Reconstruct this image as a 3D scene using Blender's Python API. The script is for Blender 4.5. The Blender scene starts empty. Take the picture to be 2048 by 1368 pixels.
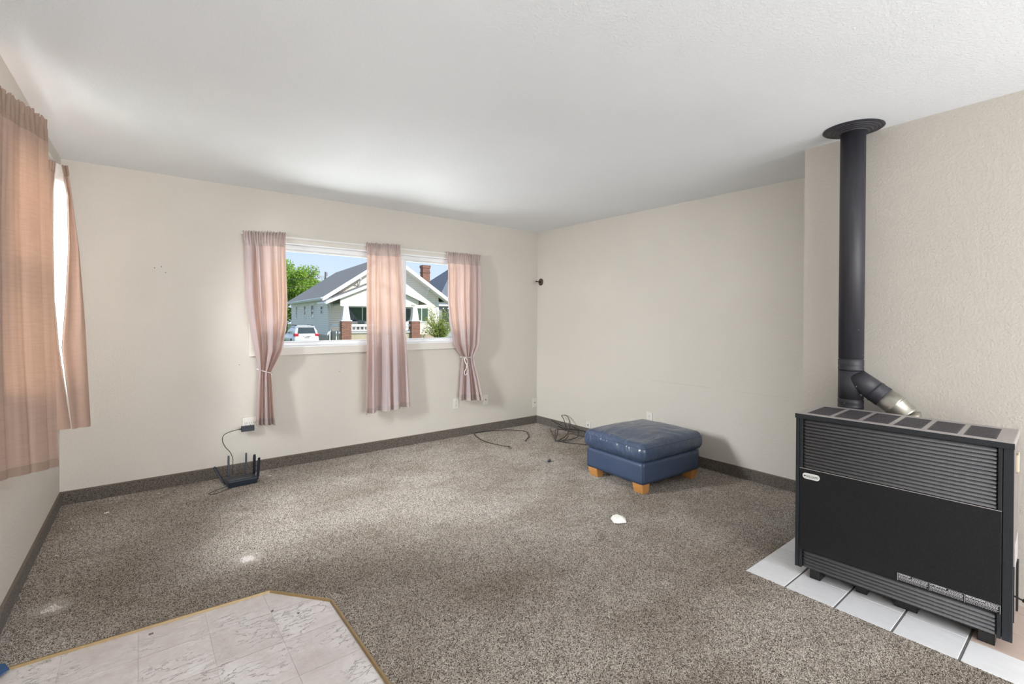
import bpy, bmesh, math, random
from mathutils import Vector, Matrix
random.seed(7)
R = math.radians
S = bpy.context.scene
COL = S.collection

# ------------------------------------------------------------------ camera
def make_camera():
    yaw, pit, rol = R(51.7681), R(-0.1875), R(0.4067)
    fw = Vector((math.cos(yaw)*math.cos(pit), math.sin(yaw)*math.cos(pit), math.sin(pit)))
    rt = Vector((math.sin(yaw), -math.cos(yaw), 0))
    up = rt.cross(fw)
    r2 = rt*math.cos(rol) + up*math.sin(rol)
    u2 = up*math.cos(rol) - rt*math.sin(rol)
    cd = bpy.data.cameras.new('camera'); co = bpy.data.objects.new('camera', cd); COL.objects.link(co)
    m = Matrix((r2, u2, -fw)).transposed().to_4x4(); m.translation = Vector((-4.03, -4.5909, 1.3483))
    co.matrix_world = m
    cd.sensor_width = 36; cd.lens = 950.77*36/2048; cd.shift_y = -(684-637.89)/2048
    cd.clip_start = .05; cd.clip_end = 400
    S.camera = co
make_camera()

# ------------------------------------------------------------------ world, sun, lights, exposure
def make_world():
    w = bpy.data.worlds.new('sky'); S.world = w; w.use_nodes = True
    nt = w.node_tree; nt.nodes.clear(); N = nt.nodes.new; L = nt.links.new
    out = N('ShaderNodeOutputWorld'); bg = N('ShaderNodeBackground'); bg.inputs[1].default_value = .90
    tc = N('ShaderNodeTexCoord'); sx = N('ShaderNodeSeparateXYZ'); L(tc.outputs['Generated'], sx.inputs[0])
    cr = N('ShaderNodeValToRGB'); e = cr.color_ramp.elements
    e[0].position = 0.0; e[0].color = (.80, .92, 1.08, 1); e[1].position = .35; e[1].color = (.42, .62, 1.0, 1)
    L(sx.outputs[2], cr.inputs[0])
    no = N('ShaderNodeTexNoise'); no.inputs['Scale'].default_value = 3; no.inputs['Detail'].default_value = 5
    mp = N('ShaderNodeMapping'); mp.inputs['Scale'].default_value = (1, 1, 5); L(tc.outputs['Generated'], mp.inputs[0]); L(mp.outputs[0], no.inputs[0])
    rr = N('ShaderNodeValToRGB'); rr.color_ramp.elements[0].position = .5; rr.color_ramp.elements[1].position = .8
    rr.color_ramp.elements[1].color = (.35, .35, .35, 1); L(no.outputs[0], rr.inputs[0])
    mx = N('ShaderNodeMix'); mx.data_type = 'RGBA'; L(rr.outputs[0], mx.inputs[0]); L(cr.outputs[0], mx.inputs[6]); mx.inputs[7].default_value = (.9, .93, 1, 1)
    L(mx.outputs[2], bg.inputs[0]); L(bg.outputs[0], out.inputs[0])
make_world()
def light(name, kind, loc, target, energy, color=(1, 1, 1), size=1, size_y=None, angle=None):
    ld = bpy.data.lights.new(name, kind); ld.energy = energy; ld.color = color
    if kind == 'AREA':
        ld.shape = 'RECTANGLE'; ld.size = size; ld.size_y = size_y or size
    if angle: ld.angle = angle
    o = bpy.data.objects.new(name, ld); COL.objects.link(o); o.location = loc
    o.rotation_euler = (Vector(target)-Vector(loc)).to_track_quat('-Z', 'Y').to_euler()
    return o
light('sun', 'SUN', (20, -30, 40), (20-3.5, -30+8.0, 40-6.0), 4.1, (1, .96, .90), angle=R(1))
# added area lamps: fill behind the camera, daylight stand-ins outside both windows
light('rear_fill', 'AREA', (-2.2, -8.3, 1.35), (-2.0, 0, 1.5), 105, (.96, .98, 1), 3.6, 2.0)  # unseen fill panel added in front of the solid rear wall
light('rear_up_fill', 'AREA', (-2.6, -7.2, .35), (-2.1, -3.0, 2.44), 120, (.96, .98, 1), 3.2, 2.4)  # unseen upward lamp added to brighten the ceiling
light('rear_ceiling_fill', 'AREA', (-2.6, -6.3, 2.38), (-2.5, -5.9, 0), 25, (1, .97, .93), 1.2, 1.2)  # added downward fill lamp without a fixture
light('side_window_daylight', 'AREA', (-5.9, -1.45, 2.2), (-3.6, -2.0, 1.2), 900, (.97, .99, 1), 1.5, 1.3)
light('wide_window_daylight_fill', 'AREA', (-2.1, 1.3, 2.95), (-1.7, -2.4, .3), 40, (.95, .98, 1), 3.0, 1.4)  # lamp added above the sightline to boost light through the window
light('wide_window_up_fill', 'AREA', (-2.0, 2.6, -.7), (-1.9, -1.2, 2.1), 400, (.98, 1, 1), 6.0, 2.4)  # lamp added below the sill, aimed up to brighten the ceiling
S.view_settings.view_transform = 'Standard'; S.view_settings.look = 'None'
S.view_settings.exposure = 0.22; S.view_settings.gamma = 1.0; S.view_settings.use_curve_mapping = False
S.cycles.max_bounces = 10; S.cycles.diffuse_bounces = 6; S.cycles.transparent_max_bounces = 16

# ------------------------------------------------------------------ helpers
def new_obj(name, bm, mat, parent=None, smooth=False, loc=None, rotz=0, world=False):
    me = bpy.data.meshes.new(name)
    if isinstance(bm, bmesh.types.BMesh):
        bm.normal_update(); bm.to_mesh(me); bm.free()
    else:
        me.from_pydata(*bm)
    if smooth:
        for f in me.polygons: f.use_smooth = True
    for m in (mat if isinstance(mat, (list, tuple)) else [mat]): me.materials.append(m)
    o = bpy.data.objects.new(name, me); COL.objects.link(o)
    if parent: o.parent = parent
    if loc: o.location = loc
    o.rotation_euler.z = rotz
    return o
def tag(o, label=None, cat=None, group=None, kind=None):
    if label: o['label'] = label
    if cat: o['category'] = cat
    if group: o['group'] = group
    if kind: o['kind'] = kind
    return o
def thing(name, label, cat, loc=(0, 0, 0), rotz=0, group=None):
    o = bpy.data.objects.new(name, None); COL.objects.link(o); o.empty_display_size = .1
    o.location = loc; o.rotation_euler.z = rotz
    return tag(o, label, cat, group)
def NB(): return bmesh.new()
def box(bm, x0, x1, y0, y1, z0, z1, bev=0, seg=2):
    vs = [bm.verts.new(p) for p in ((x0,y0,z0),(x1,y0,z0),(x1,y1,z0),(x0,y1,z0),(x0,y0,z1),(x1,y0,z1),(x1,y1,z1),(x0,y1,z1))]
    fs = [bm.faces.new([vs[i] for i in q]) for q in ((0,3,2,1),(4,5,6,7),(0,1,5,4),(1,2,6,5),(2,3,7,6),(3,0,4,7))]
    if bev:
        es = set(e for f in fs for e in f.edges)
        bmesh.ops.bevel(bm, geom=list(es), offset=bev, segments=seg, profile=.5, affect='EDGES')
    return bm
def prism(bm, poly, axis, a, b, bev=0):
    """poly of 2D points extruded along axis ('x','y','z') from a to b"""
    def P(p, t):
        return {'x': (t, p[0], p[1]), 'y': (p[0], t, p[1]), 'z': (p[0], p[1], t)}[axis]
    v0 = [bm.verts.new(P(p, a)) for p in poly]; v1 = [bm.verts.new(P(p, b)) for p in poly]
    n = len(poly); fs = [bm.faces.new(v0[::-1]), bm.faces.new(v1)]
    for i in range(n): fs.append(bm.faces.new((v0[i], v0[(i+1) % n], v1[(i+1) % n], v1[i])))
    bmesh.ops.recalc_face_normals(bm, faces=fs)
    if bev:
        es = set(e for f in fs for e in f.edges)
        bmesh.ops.bevel(bm, geom=list(es), offset=bev, segments=2, profile=.5, affect='EDGES')
    return bm
def tube(bm, pts, r, n=10, cap=True):
    pts = [Vector(p) for p in pts]; rings = []; prev = None
    for i, p in enumerate(pts):
        d = (pts[min(i+1, len(pts)-1)] - pts[max(i-1, 0)]).normalized()
        if prev is None:
            a = d.cross(Vector((0, 0, 1)))
            if a.length < 1e-3: a = d.cross(Vector((1, 0, 0)))
        else:
            a = prev - d*prev.dot(d)
        a.normalize(); prev = a; b = d.cross(a)
        rr = r[i] if isinstance(r, (list, tuple)) else r
        rings.append([bm.verts.new(p + (a*math.cos(t)+b*math.sin(t))*rr) for t in [2*math.pi*k/n for k in range(n)]])
    for i in range(len(rings)-1):
        for k in range(n):
            bm.faces.new((rings[i][k], rings[i][(k+1) % n], rings[i+1][(k+1) % n], rings[i+1][k]))
    if cap:
        bm.faces.new(rings[0][::-1]); bm.faces.new(rings[-1])
    return bm
def smooth_path(pts, sub=6):
    pts = [Vector(p) for p in pts]; out = []
    for i in range(len(pts)-1):
        p0 = pts[max(i-1, 0)]; p1 = pts[i]; p2 = pts[i+1]; p3 = pts[min(i+2, len(pts)-1)]
        for k in range(sub):
            t = k/sub
            out.append(.5*((2*p1)+(-p0+p2)*t+(2*p0-5*p1+4*p2-p3)*t*t+(-p0+3*p1-3*p2+p3)*t**3))
    out.append(pts[-1]); return out
def lathe(bm, prof, n=32, center=(0, 0)):
    """prof of (radius, z)"""
    rings = []
    for r, z in prof:
        rings.append([bm.verts.new((center[0]+r*math.cos(2*math.pi*k/n), center[1]+r*math.sin(2*math.pi*k/n), z)) for k in range(n)])
    for i in range(len(rings)-1):
        for k in range(n): bm.faces.new((rings[i][k], rings[i][(k+1) % n], rings[i+1][(k+1) % n], rings[i+1][k]))
    bm.faces.new(rings[0][::-1]); bm.faces.new(rings[-1])
    return bm
def interp(tab, t):
    """tab: sorted list of (t, values...)"""
    if t <= tab[0][0]: return tab[0][1:]
    for a, b in zip(tab, tab[1:]):
        if t <= b[0]:
            k = (t-a[0])/(b[0]-a[0]); k = k*k*(3-2*k)*.5 + k*.5
            return tuple(x+(y-x)*k for x, y in zip(a[1:], b[1:]))
    return tab[-1][1:]

# ------------------------------------------------------------------ materials
class NT:
    def __init__(s, name):
        s.m = bpy.data.materials.new(name); s.m.use_nodes = True; s.t = s.m.node_tree; s.t.nodes.clear()
        s.out = s.t.nodes.new('ShaderNodeOutputMaterial')
    def n(s, typ, **kw):
        o = s.t.nodes.new('ShaderNode'+typ)
        for k, v in kw.items():
            if k in o.inputs.keys() if isinstance(k, str) else False: o.inputs[k].default_value = v
            else: setattr(o, k, v)
        return o
    def l(s, a, b): s.t.links.new(a, b)
    def coord(s, kind='Object', scale=(1, 1, 1)):
        tc = s.n('TexCoord'); mp = s.n('Mapping'); mp.inputs['Scale'].default_value = scale
        s.l(tc.outputs[kind], mp.inputs[0]); return mp.outputs[0]
    def noise(s, vec, scale, detail=3, rough=.5):
        o = s.n('TexNoise'); o.inputs['Scale'].default_value = scale; o.inputs['Detail'].default_value = detail
        o.inputs['Roughness'].default_value = rough; s.l(vec, o.inputs['Vector']); return o.outputs[0]
    def ramp(s, fac, stops):
        o = s.n('ValToRGB'); e = o.color_ramp.elements
        while len(e) < len(stops): e.new(.5)
        for el, (p, c) in zip(e, stops):
            el.position = p; el.color = (*c, 1) if not isinstance(c, (int, float)) else (c, c, c, 1)
        s.l(fac, o.inputs[0]); return o.outputs[0]
    def mix(s, fac, a, b, mode='MIX'):
        o = s.n('Mix'); o.data_type = 'RGBA'; o.blend_type = mode
        for v, i in ((fac, 0), (a, 6), (b, 7)):
            if hasattr(v, 'is_linked'): s.l(v, o.inputs[i])
            elif i == 0: o.inputs[0].default_value = v
            else: o.inputs[i].default_value = (*v, 1) if not isinstance(v, (int, float)) else (v, v, v, 1)
        return o.outputs[2]
    def math(s, op, a, b=0.0):
        o = s.n('Math'); o.operation = op
        for v, i in ((a, 0), (b, 1)):
            if hasattr(v, 'is_linked'): s.l(v, o.inputs[i])
            else: o.inputs[i].default_value = v
        return o.outputs[0]
    def bump(s, h, strength=.3, dist=.01, normal=None):
        o = s.n('Bump'); o.inputs['Strength'].default_value = strength; o.inputs['Distance'].default_value = dist
        s.l(h, o.inputs['Height'])
        if normal: s.l(normal, o.inputs['Normal'])
        return o.outputs[0]
    def bsdf(s, color, rough=.5, metal=0, normal=None, spec=.5, **kw):
        o = s.n('BsdfPrincipled')
        for v, k in ((color, 'Base Color'), (rough, 'Roughness')):
            if hasattr(v, 'is_linked'): s.l(v, o.inputs[k])
            else: o.inputs[k].default_value = (*v, 1) if isinstance(v, tuple) else v
        o.inputs['Metallic'].default_value = metal; o.inputs['Specular IOR Level'].default_value = spec
        for k, v in kw.items(): o.inputs[k.replace('_', ' ')].default_value = v
        if normal: s.l(normal, o.inputs['Normal'])
        return o.outputs[0]
    def done(s, sh): s.l(sh, s.out.inputs[0]); return s.m

def plain(name, col, rough=.5, metal=0, var=.08, scale=30, bump=.05, spec=.5, bdist=.002):
    t = NT(name); v = t.coord(); n = t.noise(v, scale, 4)
    c = t.mix(n, tuple(x*(1-var) for x in col), tuple(min(1, x*(1+var)) for x in col))
    return t.done(t.bsdf(c, rough, metal, t.bump(n, bump, bdist), spec))
def m_wall(name, col, bscale=1.0):
    t = NT(name); v = t.coord()
    n1 = t.noise(v, 75, 4, .6); n2 = t.noise(v, 190, 2)
    h = t.math('ADD', t.ramp(n1, [(.42, 0.0), (.62, 1.0)]), t.math('MULTIPLY', n2, .35))
    big = t.noise(v, 1.3, 2)
    c = t.mix(t.ramp(big, [(.35, 0.0), (.7, 1.0)]), tuple(x*.965 for x in col), col)
    return t.done(t.bsdf(c, .62, 0, t.bump(h, .38*bscale, .0020), .3))
M = {}
M['wall'] = m_wall('wall_paint', (.60, .566, .514))
M['scuff'] = plain('wall_scuff', (.47, .44, .395), .7, 0, .2, 40)
M['ceiling'] = m_wall('ceiling_paint', (.84, .87, .90), .9)
M['casing'] = plain('casing_paint', (.66, .63, .58), .45, 0, .03, 8)
M['vinyl_white'] = plain('white_vinyl', (.82, .83, .84), .3, 0, .02, 8)
def m_carpet(name, dark, light, wear=True):
    t = NT(name); v = t.coord()
    d = t.n('TexNoise'); d.inputs['Scale'].default_value = 90; t.l(v, d.inputs['Vector'])
    vv = t.n('VectorMath'); vv.operation = 'MULTIPLY_ADD'; t.l(d.outputs['Color'], vv.inputs[0]); vv.inputs[1].default_value = (.006,)*3; t.l(v, vv.inputs[2])
    vo = t.n('TexVoronoi'); vo.inputs['Scale'].default_value = 190 if wear else 330; t.l(vv.outputs[0], vo.inputs['Vector'])
    sp = t.n('SeparateColor'); t.l(vo.outputs['Color'], sp.inputs[0])
    n2 = t.noise(v, 420, 2, .7)
    k = t.math('ADD', t.math('MULTIPLY', sp.outputs[0], .62), t.math('MULTIPLY', n2, .42))
    c = t.ramp(k, [(.22, dark), (.48, tuple(a*.45+b*.55 for a, b in zip(dark, light))), (.78, light)])
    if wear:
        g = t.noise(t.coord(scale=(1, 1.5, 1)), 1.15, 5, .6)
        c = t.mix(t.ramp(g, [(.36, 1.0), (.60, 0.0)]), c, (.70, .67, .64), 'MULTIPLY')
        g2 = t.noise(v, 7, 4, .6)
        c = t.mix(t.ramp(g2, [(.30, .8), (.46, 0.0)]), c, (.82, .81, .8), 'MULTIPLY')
    h = t.math('SUBTRACT', t.math('ADD', n2, sp.outputs[1]), vo.outputs['Distance'])
    return t.done(t.bsdf(c, .95, 0, t.bump(h, .8, .005), .08, Sheen_Weight=.15))
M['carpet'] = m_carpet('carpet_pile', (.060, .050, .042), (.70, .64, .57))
M['carpet_base'] = m_carpet('carpet_base_pile', (.020, .016, .013), (.26, .22, .185), False)
M['binding'] = plain('carpet_binding', (.16, .13, .105), .85, 0, .2, 200)
def m_vinyl():
    t = NT('embossed_vinyl'); v = t.coord()
    oi = t.n('ObjectInfo')
    base = t.mix(t.ramp(t.noise(v, 5, 6, .7), [(.3, 0.0), (.7, 1.0)]), (.60, .53, .515), (.88, .86, .85))
    base = t.mix(t.math('MULTIPLY', oi.outputs['Random'], .35), base, (.52, .47, .45))
    vm = t.coord(scale=(1, 2.3, 1))
    cn = t.noise(vm, 9, 6, .6)
    crack = t.math('ABSOLUTE', t.math('SUBTRACT', cn, .5))
    mask = t.ramp(t.noise(v, 5, 2), [(.44, 0.0), (.56, 1.0)])
    line = t.ramp(crack, [(.0, 1.0), (.012, 0.0)])
    lm = t.math('MULTIPLY', line, mask)
    base = t.mix(t.math('MULTIPLY', lm, .55), base, (.22, .17, .155))
    dirt = t.ramp(t.noise(v, 16, 6, .7), [(.60, 0.0), (.78, .55)])
    base = t.mix(dirt, base, (.30, .25, .22))
    h = t.math('SUBTRACT', t.noise(vm, 14, 6, .65), t.math('MULTIPLY', lm, .6))
    return t.done(t.bsdf(base, .42, 0, t.bump(h, .8, .006), .4))
M['vinyl_tile'] = m_vinyl()
M['vinyl_joint'] = plain('vinyl_joint', (.80, .76, .75), .5, 0, .1, 60)
def m_tile(name, a, b):
    t = NT(name); v = t.coord(); oi = t.n('ObjectInfo')
    c = t.mix(t.noise(t.coord(scale=(3, 1, 1)), 9, 5, .6), a, b)
    c = t.mix(t.math('MULTIPLY', oi.outputs['Random'], .3), c, a)
    c = t.mix(t.ramp(t.noise(v, 70, 3), [(.68, 0.0), (.74, .6)]), c, tuple(x*.55 for x in a))
    return t.done(t.bsdf(c, .28, 0, t.bump(t.noise(v, 25, 3), .06, .002), .5))
M['hearth_tile'] = m_tile('white_ceramic', (.70, .71, .735), (.86, .87, .89))
M['hearth_tile_warm_lit'] = m_tile('warm_lit_ceramic', (.47, .37, .32), (.60, .48, .42))  # same white tile with warm light painted into its colour
M['grout'] = plain('grout', (.20, .195, .20), .9, 0, .2, 90, .3)
M['strip'] = plain('edge_strip_brass', (.30, .205, .09), .42, .15, .25, 40, .15)
def m_metal(name, col, rough=.45, speck=.25, metal=0.0, spec=.5):
    t = NT(name); v = t.coord()
    n = t.ramp(t.noise(v, 330, 2, .6), [(.3, 0.0), (.7, 1.0)]); g = t.noise(v, 4, 3)
    c = t.mix(n, tuple(x*(1-speck) for x in col), tuple(x*(1+speck*1.5) for x in col))
    c = t.mix(t.math('MULTIPLY', g, .3), c, tuple(x*.6 for x in col))
    return t.done(t.bsdf(c, rough, metal, t.bump(n, .7, .0010), spec))
M['heater_front'] = m_metal('heater_enamel', (.011, .012, .014), .5, .5, 0, .3)
M['heater_trim'] = m_metal('heater_trim_enamel', (.020, .023, .027), .5, .4, 0, .35)
M['louvre'] = m_metal('louvre_enamel', (.085, .085, .090), .5, .35)
M['heater_case'] = plain('heater_case', (.40, .37, .365), .38, .2, .1, 12, .05)  # top metal, its pale lavender reflection put into the base colour
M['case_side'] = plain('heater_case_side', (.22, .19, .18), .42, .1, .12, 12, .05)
M['mesh_dark'] = m_metal('vent_mesh', (.055, .050, .060), .5, .6)
M['black'] = plain('black_steel', (.016, .016, .017), .5, 0, .3, 20)
M['hollow'] = plain('dark_inside', (.008, .008, .008), .9)
def m_pipe():
    t = NT('pipe_paint'); v = t.coord(); n = t.noise(t.coord(scale=(8, 8, 1)), 6, 4)
    c = t.mix(n, (.018, .018, .022), (.045, .044, .056))
    sp = t.ramp(t.noise(v, 60, 2), [(.76, 0.0), (.79, .8)])
    c = t.mix(sp, c, (.35, .34, .32))
    return t.done(t.bsdf(c, t.mix(n, .42, .6), .0, t.bump(t.noise(v, 18, 3), .12, .003), .5))
M['pipe'] = m_pipe()
M['galv'] = plain('galvanised', (.52, .50, .45), .34, .85, .25, 14, .2)
M['silver_flex'] = M['galv']
M['badge'] = plain('badge_white', (.75, .75, .74), .4, 0, .02)
M['ink'] = plain('dark_ink', (.03, .03, .035), .5, 0, .02)
M['print'] = plain('white_print', (.62, .63, .65), .5, 0, .02)
M['cream'] = plain('cream_plastic', (.62, .54, .42), .4, 0, .05)
M['sticker'] = plain('grey_sticker', (.42, .39, .40), .4, 0, .1)
def m_leather():
    t = NT('blue_leather'); v = t.coord()
    w = t.noise(t.coord(scale=(1, 2.4, 1)), 5.0, 3, .5)
    wr = t.ramp(w, [(.40, 0.0), (.5, 1.0), (.60, 0.0)])
    fine = t.n('TexVoronoi'); fine.inputs['Scale'].default_value = 260; t.l(v, fine.inputs['Vector'])
    c = t.mix(t.noise(v, 4, 4), (.026, .044, .090), (.050, .080, .145))
    c = t.mix(t.ramp(t.noise(v, 40, 4), [(.66, 0.0), (.72, .5)]), c, (.12, .15, .2))
    b = t.bump(fine.outputs['Distance'], .12, .001); b = t.bump(wr, .38, .006, b)
    return t.done(t.bsdf(c, t.mix(w, .22, .36), 0, b, .9))
M['leather'] = m_leather()
def m_leather_flat():
    t = NT('blue_leather_flat'); v = t.coord()
    fine = t.n('TexVoronoi'); fine.inputs['Scale'].default_value = 260; t.l(v, fine.inputs['Vector'])
    c = t.mix(t.noise(v, 6, 4), (.030, .050, .100), (.044, .070, .130))
    c = t.mix(t.ramp(t.noise(v, 30, 2), [(.75, 0.0), (.77, .7)]), c, (.25, .28, .32))
    return t.done(t.bsdf(c, .4, 0, t.bump(fine.outputs['Distance'], .15, .001), .6))
M['leather_flat'] = m_leather_flat()
M['thread'] = plain('seam_thread', (.018, .028, .055), .6)
def m_wood():
    t = NT('orange_wood'); v = t.coord(scale=(1, 1, 7))
    n = t.noise(v, 14, 5, .6)
    return t.done(t.bsdf(t.mix(n, (.36, .15, .04), (.62, .31, .10)), .35, 0, t.bump(n, .08, .001)))
M['wood'] = m_wood()
def m_cloth(name, base, trans, fac, see=0):
    t = NT(name); tc = t.n('TexCoord')
    def slub(sc, scale, lo, hi):
        mp = t.n('Mapping'); mp.inputs['Scale'].default_value = sc; t.l(tc.outputs['UV'], mp.inputs[0])
        return t.ramp(t.noise(mp.outputs[0], scale, 2, .6), [(lo, 0.0), (hi, 1.0)])
    a = slub((3.5, 130, 1), 1.0, .40, .58); b = slub((110, 3, 1), 1.0, .40, .60)
    g = t.math('MULTIPLY', t.math('ADD', a, b), .5)
    dc = t.mix(g, tuple(x*.90 for x in base), base)
    tcx = t.mix(g, tuple(x*.66 for x in trans), trans)
    d = t.n('BsdfDiffuse'); t.l(dc, d.inputs[0]); tr = t.n('BsdfTranslucent'); t.l(tcx, tr.inputs[0])
    nb = t.bump(g, .25, .0012); t.l(nb, d.inputs['Normal'])
    ms = t.n('MixShader'); ms.inputs[0].default_value = fac; t.l(d.outputs[0], ms.inputs[1]); t.l(tr.outputs[0], ms.inputs[2])
    if see:
        tp_ = t.n('BsdfTransparent'); m2 = t.n('MixShader'); t.l(t.math('MULTIPLY', g, see), m2.inputs[0]); t.l(ms.outputs[0], m2.inputs[1]); t.l(tp_.outputs[0], m2.inputs[2]); ms = m2
    return t.done(ms.outputs[0])
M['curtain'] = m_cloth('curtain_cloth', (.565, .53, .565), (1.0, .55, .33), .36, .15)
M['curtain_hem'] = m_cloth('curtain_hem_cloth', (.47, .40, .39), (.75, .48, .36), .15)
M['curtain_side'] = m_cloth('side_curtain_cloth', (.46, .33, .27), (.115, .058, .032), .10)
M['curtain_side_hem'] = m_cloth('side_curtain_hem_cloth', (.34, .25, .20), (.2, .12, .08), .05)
M['lining'] = m_cloth('curtain_lining', (.92, .88, .86), (.97, .94, .92), .5)
M['cord'] = plain('white_cord', (.75, .72, .70), .7)
M['rod'] = plain('white_rod', (.74, .73, .72), .35)
M['plate'] = plain('outlet_plastic', (.68, .655, .61), .35, 0, .03)
M['slot'] = plain('outlet_slot', (.05, .045, .04), .6)
M['router'] = plain('router_plastic', (.012, .018, .030), .35, 0, .15, 30)
M['led'] = plain('router_mark', (.55, .60, .62), .4)
M['cable'] = plain('black_cable', (.020, .018, .017), .45)
M['paper'] = plain('white_paper', (.82, .81, .77), .7, 0, .05)
M['tape'] = plain('blue_tape', (.03, .10, .25), .6)
M['bronze'] = plain('dark_bronze', (.10, .075, .06), .4, .6)
def m_glass():
    t = NT('window_glass'); tr = t.n('BsdfTransparent'); tr.inputs[0].default_value = (.97, .98, .98, 1)
    gl = t.n('BsdfGlossy'); gl.inputs['Roughness'].default_value = .02
    fr = t.n('Fresnel'); fr.inputs[0].default_value = 1.06
    ms = t.n('MixShader'); t.l(fr.outputs[0], ms.inputs[0]); t.l(tr.outputs[0], ms.inputs[1]); t.l(gl.outputs[0], ms.inputs[2])
    return t.done(ms.outputs[0])
M['glass'] = m_glass()

H = 2.44
# ------------------------------------------------------------------ room shell
XL = -4.457
def xl(y): return XL + .0186*y        # left wall line (y negative)
def boxes(lst):
    bm = NB()
    for b in lst: box(bm, *b)
    return bm
WX0, WX1, WZ0, WZ1 = -3.21, -1.03, 1.066, 2.00
wb = new_obj('wall_back', boxes([(XL-.2, WX0, 0, .16, -.3, H), (WX1, .2, 0, .16, -.3, H), (WX0, WX1, 0, .16, -.3, WZ0), (WX0, WX1, 0, .16, WZ1, H)]), M['wall'])
tag(wb, kind='structure')
tag(new_obj('wall_right', boxes([(0, .16, -8.7, 0, -.3, H)]), M['wall']), kind='structure')
LY0, LY1, LZ0, LZ1 = -1.88, -.80, 1.05, 2.10
def left_wall():
    bm = NB()
    def q(y0, y1, z0, z1):
        prism(bm, [(xl(y0), y0), (xl(y1), y1), (xl(y1)-.16, y1), (xl(y0)-.16, y0)], 'z', z0, z1)
    q(-8.7, LY0, -.3, H); q(LY1, .0, -.3, H); q(LY0, LY1, -.3, LZ0); q(LY0, LY1, LZ1, H)
    return bm
tag(new_obj('wall_left', left_wall(), M['wall']), kind='structure')
tag(new_obj('wall_rear', boxes([(-4.9, .16, -8.86, -8.7, -.3, H)]), M['wall']), kind='structure')
# bumped-out chimney wall, slightly askew as in the photograph
bump = prism(NB(), [(-.658, -3.347), (.02, -3.347), (.02, -5.4), (-.842, -5.4)], 'z', -.02, H)
tag(new_obj('wall_chimney', bump, M['wall']), kind='structure')
tag(new_obj('ceiling', boxes([(-4.9, .3, -8.9, .2, H, H+.25)]), M['ceiling']), kind='structure')
tag(new_obj('floor', boxes([(-4.9, .2, -8.8, .15, -.15, -.010)]), M['vinyl_joint']), kind='structure')
# wall details
sc = NB(); box(sc, -.0006, .0002, -2.35, -1.72, .730, .7325); new_obj('scuff_line', sc, M['scuff'], bpy.data.objects['wall_right'])
sc = NB(); box(sc, -.0006, .0002, -3.0, -2.55, .728, .7298); new_obj('scuff_line', sc, M['scuff'], bpy.data.objects['wall_right'])
hn = boxes([(-2.508, -2.504, -.0012, .001, .095, .995)]); new_obj('panel_seam', hn, M['wall'], wb)
for x, z in ((-3.928, 1.71), (-3.885, 1.724), (-3.859, 1.679), (-2.51, .822), (-3.35, .93)):
    bm = NB(); tube(bm, [(x, -.0015, z), (x, .001, z)], .0035, 8); new_obj('nail_hole', bm, M['slot'], wb)
# ---- carpet (real cut-outs around the vinyl and the hearth; dents and ripples in the surface)
VIN = [(-4.46, -1.985), (-3.512, -2.030), (-3.296, -2.292), (-3.290, -5.2), (-4.62, -5.2)]
def carpet():
    bm = NB(); nx, ny = 110, 130; x0, x1, y0, y1 = -4.62, 0.0, -6.6, 0.0
    V = [[bm.verts.new((x0+(x1-x0)*i/nx, y0+(y1-y0)*j/ny, 0)) for i in range(nx+1)] for j in range(ny+1)]
    for j in range(ny):
        for i in range(nx): bm.faces.new((V[j][i], V[j][i+1], V[j+1][i+1], V[j+1][i]))
    def cut(p, d):
        n = Vector((-d[1], d[0], 0)).normalized()
        bmesh.ops.bisect_plane(bm, geom=bm.verts[:]+bm.edges[:]+bm.faces[:], plane_co=(*p, 0), plane_no=n, dist=1e-5)
    cut(VIN[0], (.948, -.045)); cut(VIN[1], (.216, -.262)); cut(VIN[2], (.006, -2.9))
    cut((-1.462, 0), (0, 1)); cut((0, -3.372), (1, 0)); cut((0, -5.2), (1, 0))
    def inside(p, poly):
        c = False; n = len(poly)
        for i in range(n):
            (ax, ay), (bx, by) = poly[i], poly[(i+1) % n]
            if (ay > p.y) != (by > p.y) and p.x < (bx-ax)*(p.y-ay)/(by-ay)+ax: c = not c
        return c
    dead = []
    for f in bm.faces:
        c = f.calc_center_median()
        if inside(c, VIN) or (c.x > -1.462 and -5.2 < c.y < -3.372): dead.append(f)
    bmesh.ops.delete(bm, geom=dead, context='FACES')
    bmesh.ops.delete(bm, geom=[v for v in bm.verts if not v.link_faces], context='VERTS')
    from mathutils import noise
    for v in bm.verts:
        x, y = v.co.x, v.co.y
        z = .0025*noise.noise(Vector((x*1.3, y*2.2, 1))) + .0012*noise.noise(Vector((x*6, y*6, 4)))
        for cx, cy, rr, dp in ((-3.54, -1.61, .085, .007), (-4.335, -1.57, .085, .006), (-2.6, -1.2, .09, .003)):
            d = math.hypot(x-cx, y-cy)/rr
            z -= 1.3*dp*math.exp(-d**4) ; z += dp*.35*math.exp(-((d-1.25)/.25)**2)
        v.co.z = z-.002
    be = [e for e in bm.edges if len(e.link_faces) == 1]
    ex = bmesh.ops.extrude_edge_only(bm, edges=be)
    for g in ex['geom']:
        if isinstance(g, bmesh.types.BMVert): g.co.z = -.011
    bmesh.ops.recalc_face_normals(bm, faces=bm.faces)
    return bm
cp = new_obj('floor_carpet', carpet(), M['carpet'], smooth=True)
tag(cp, kind='structure')
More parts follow.
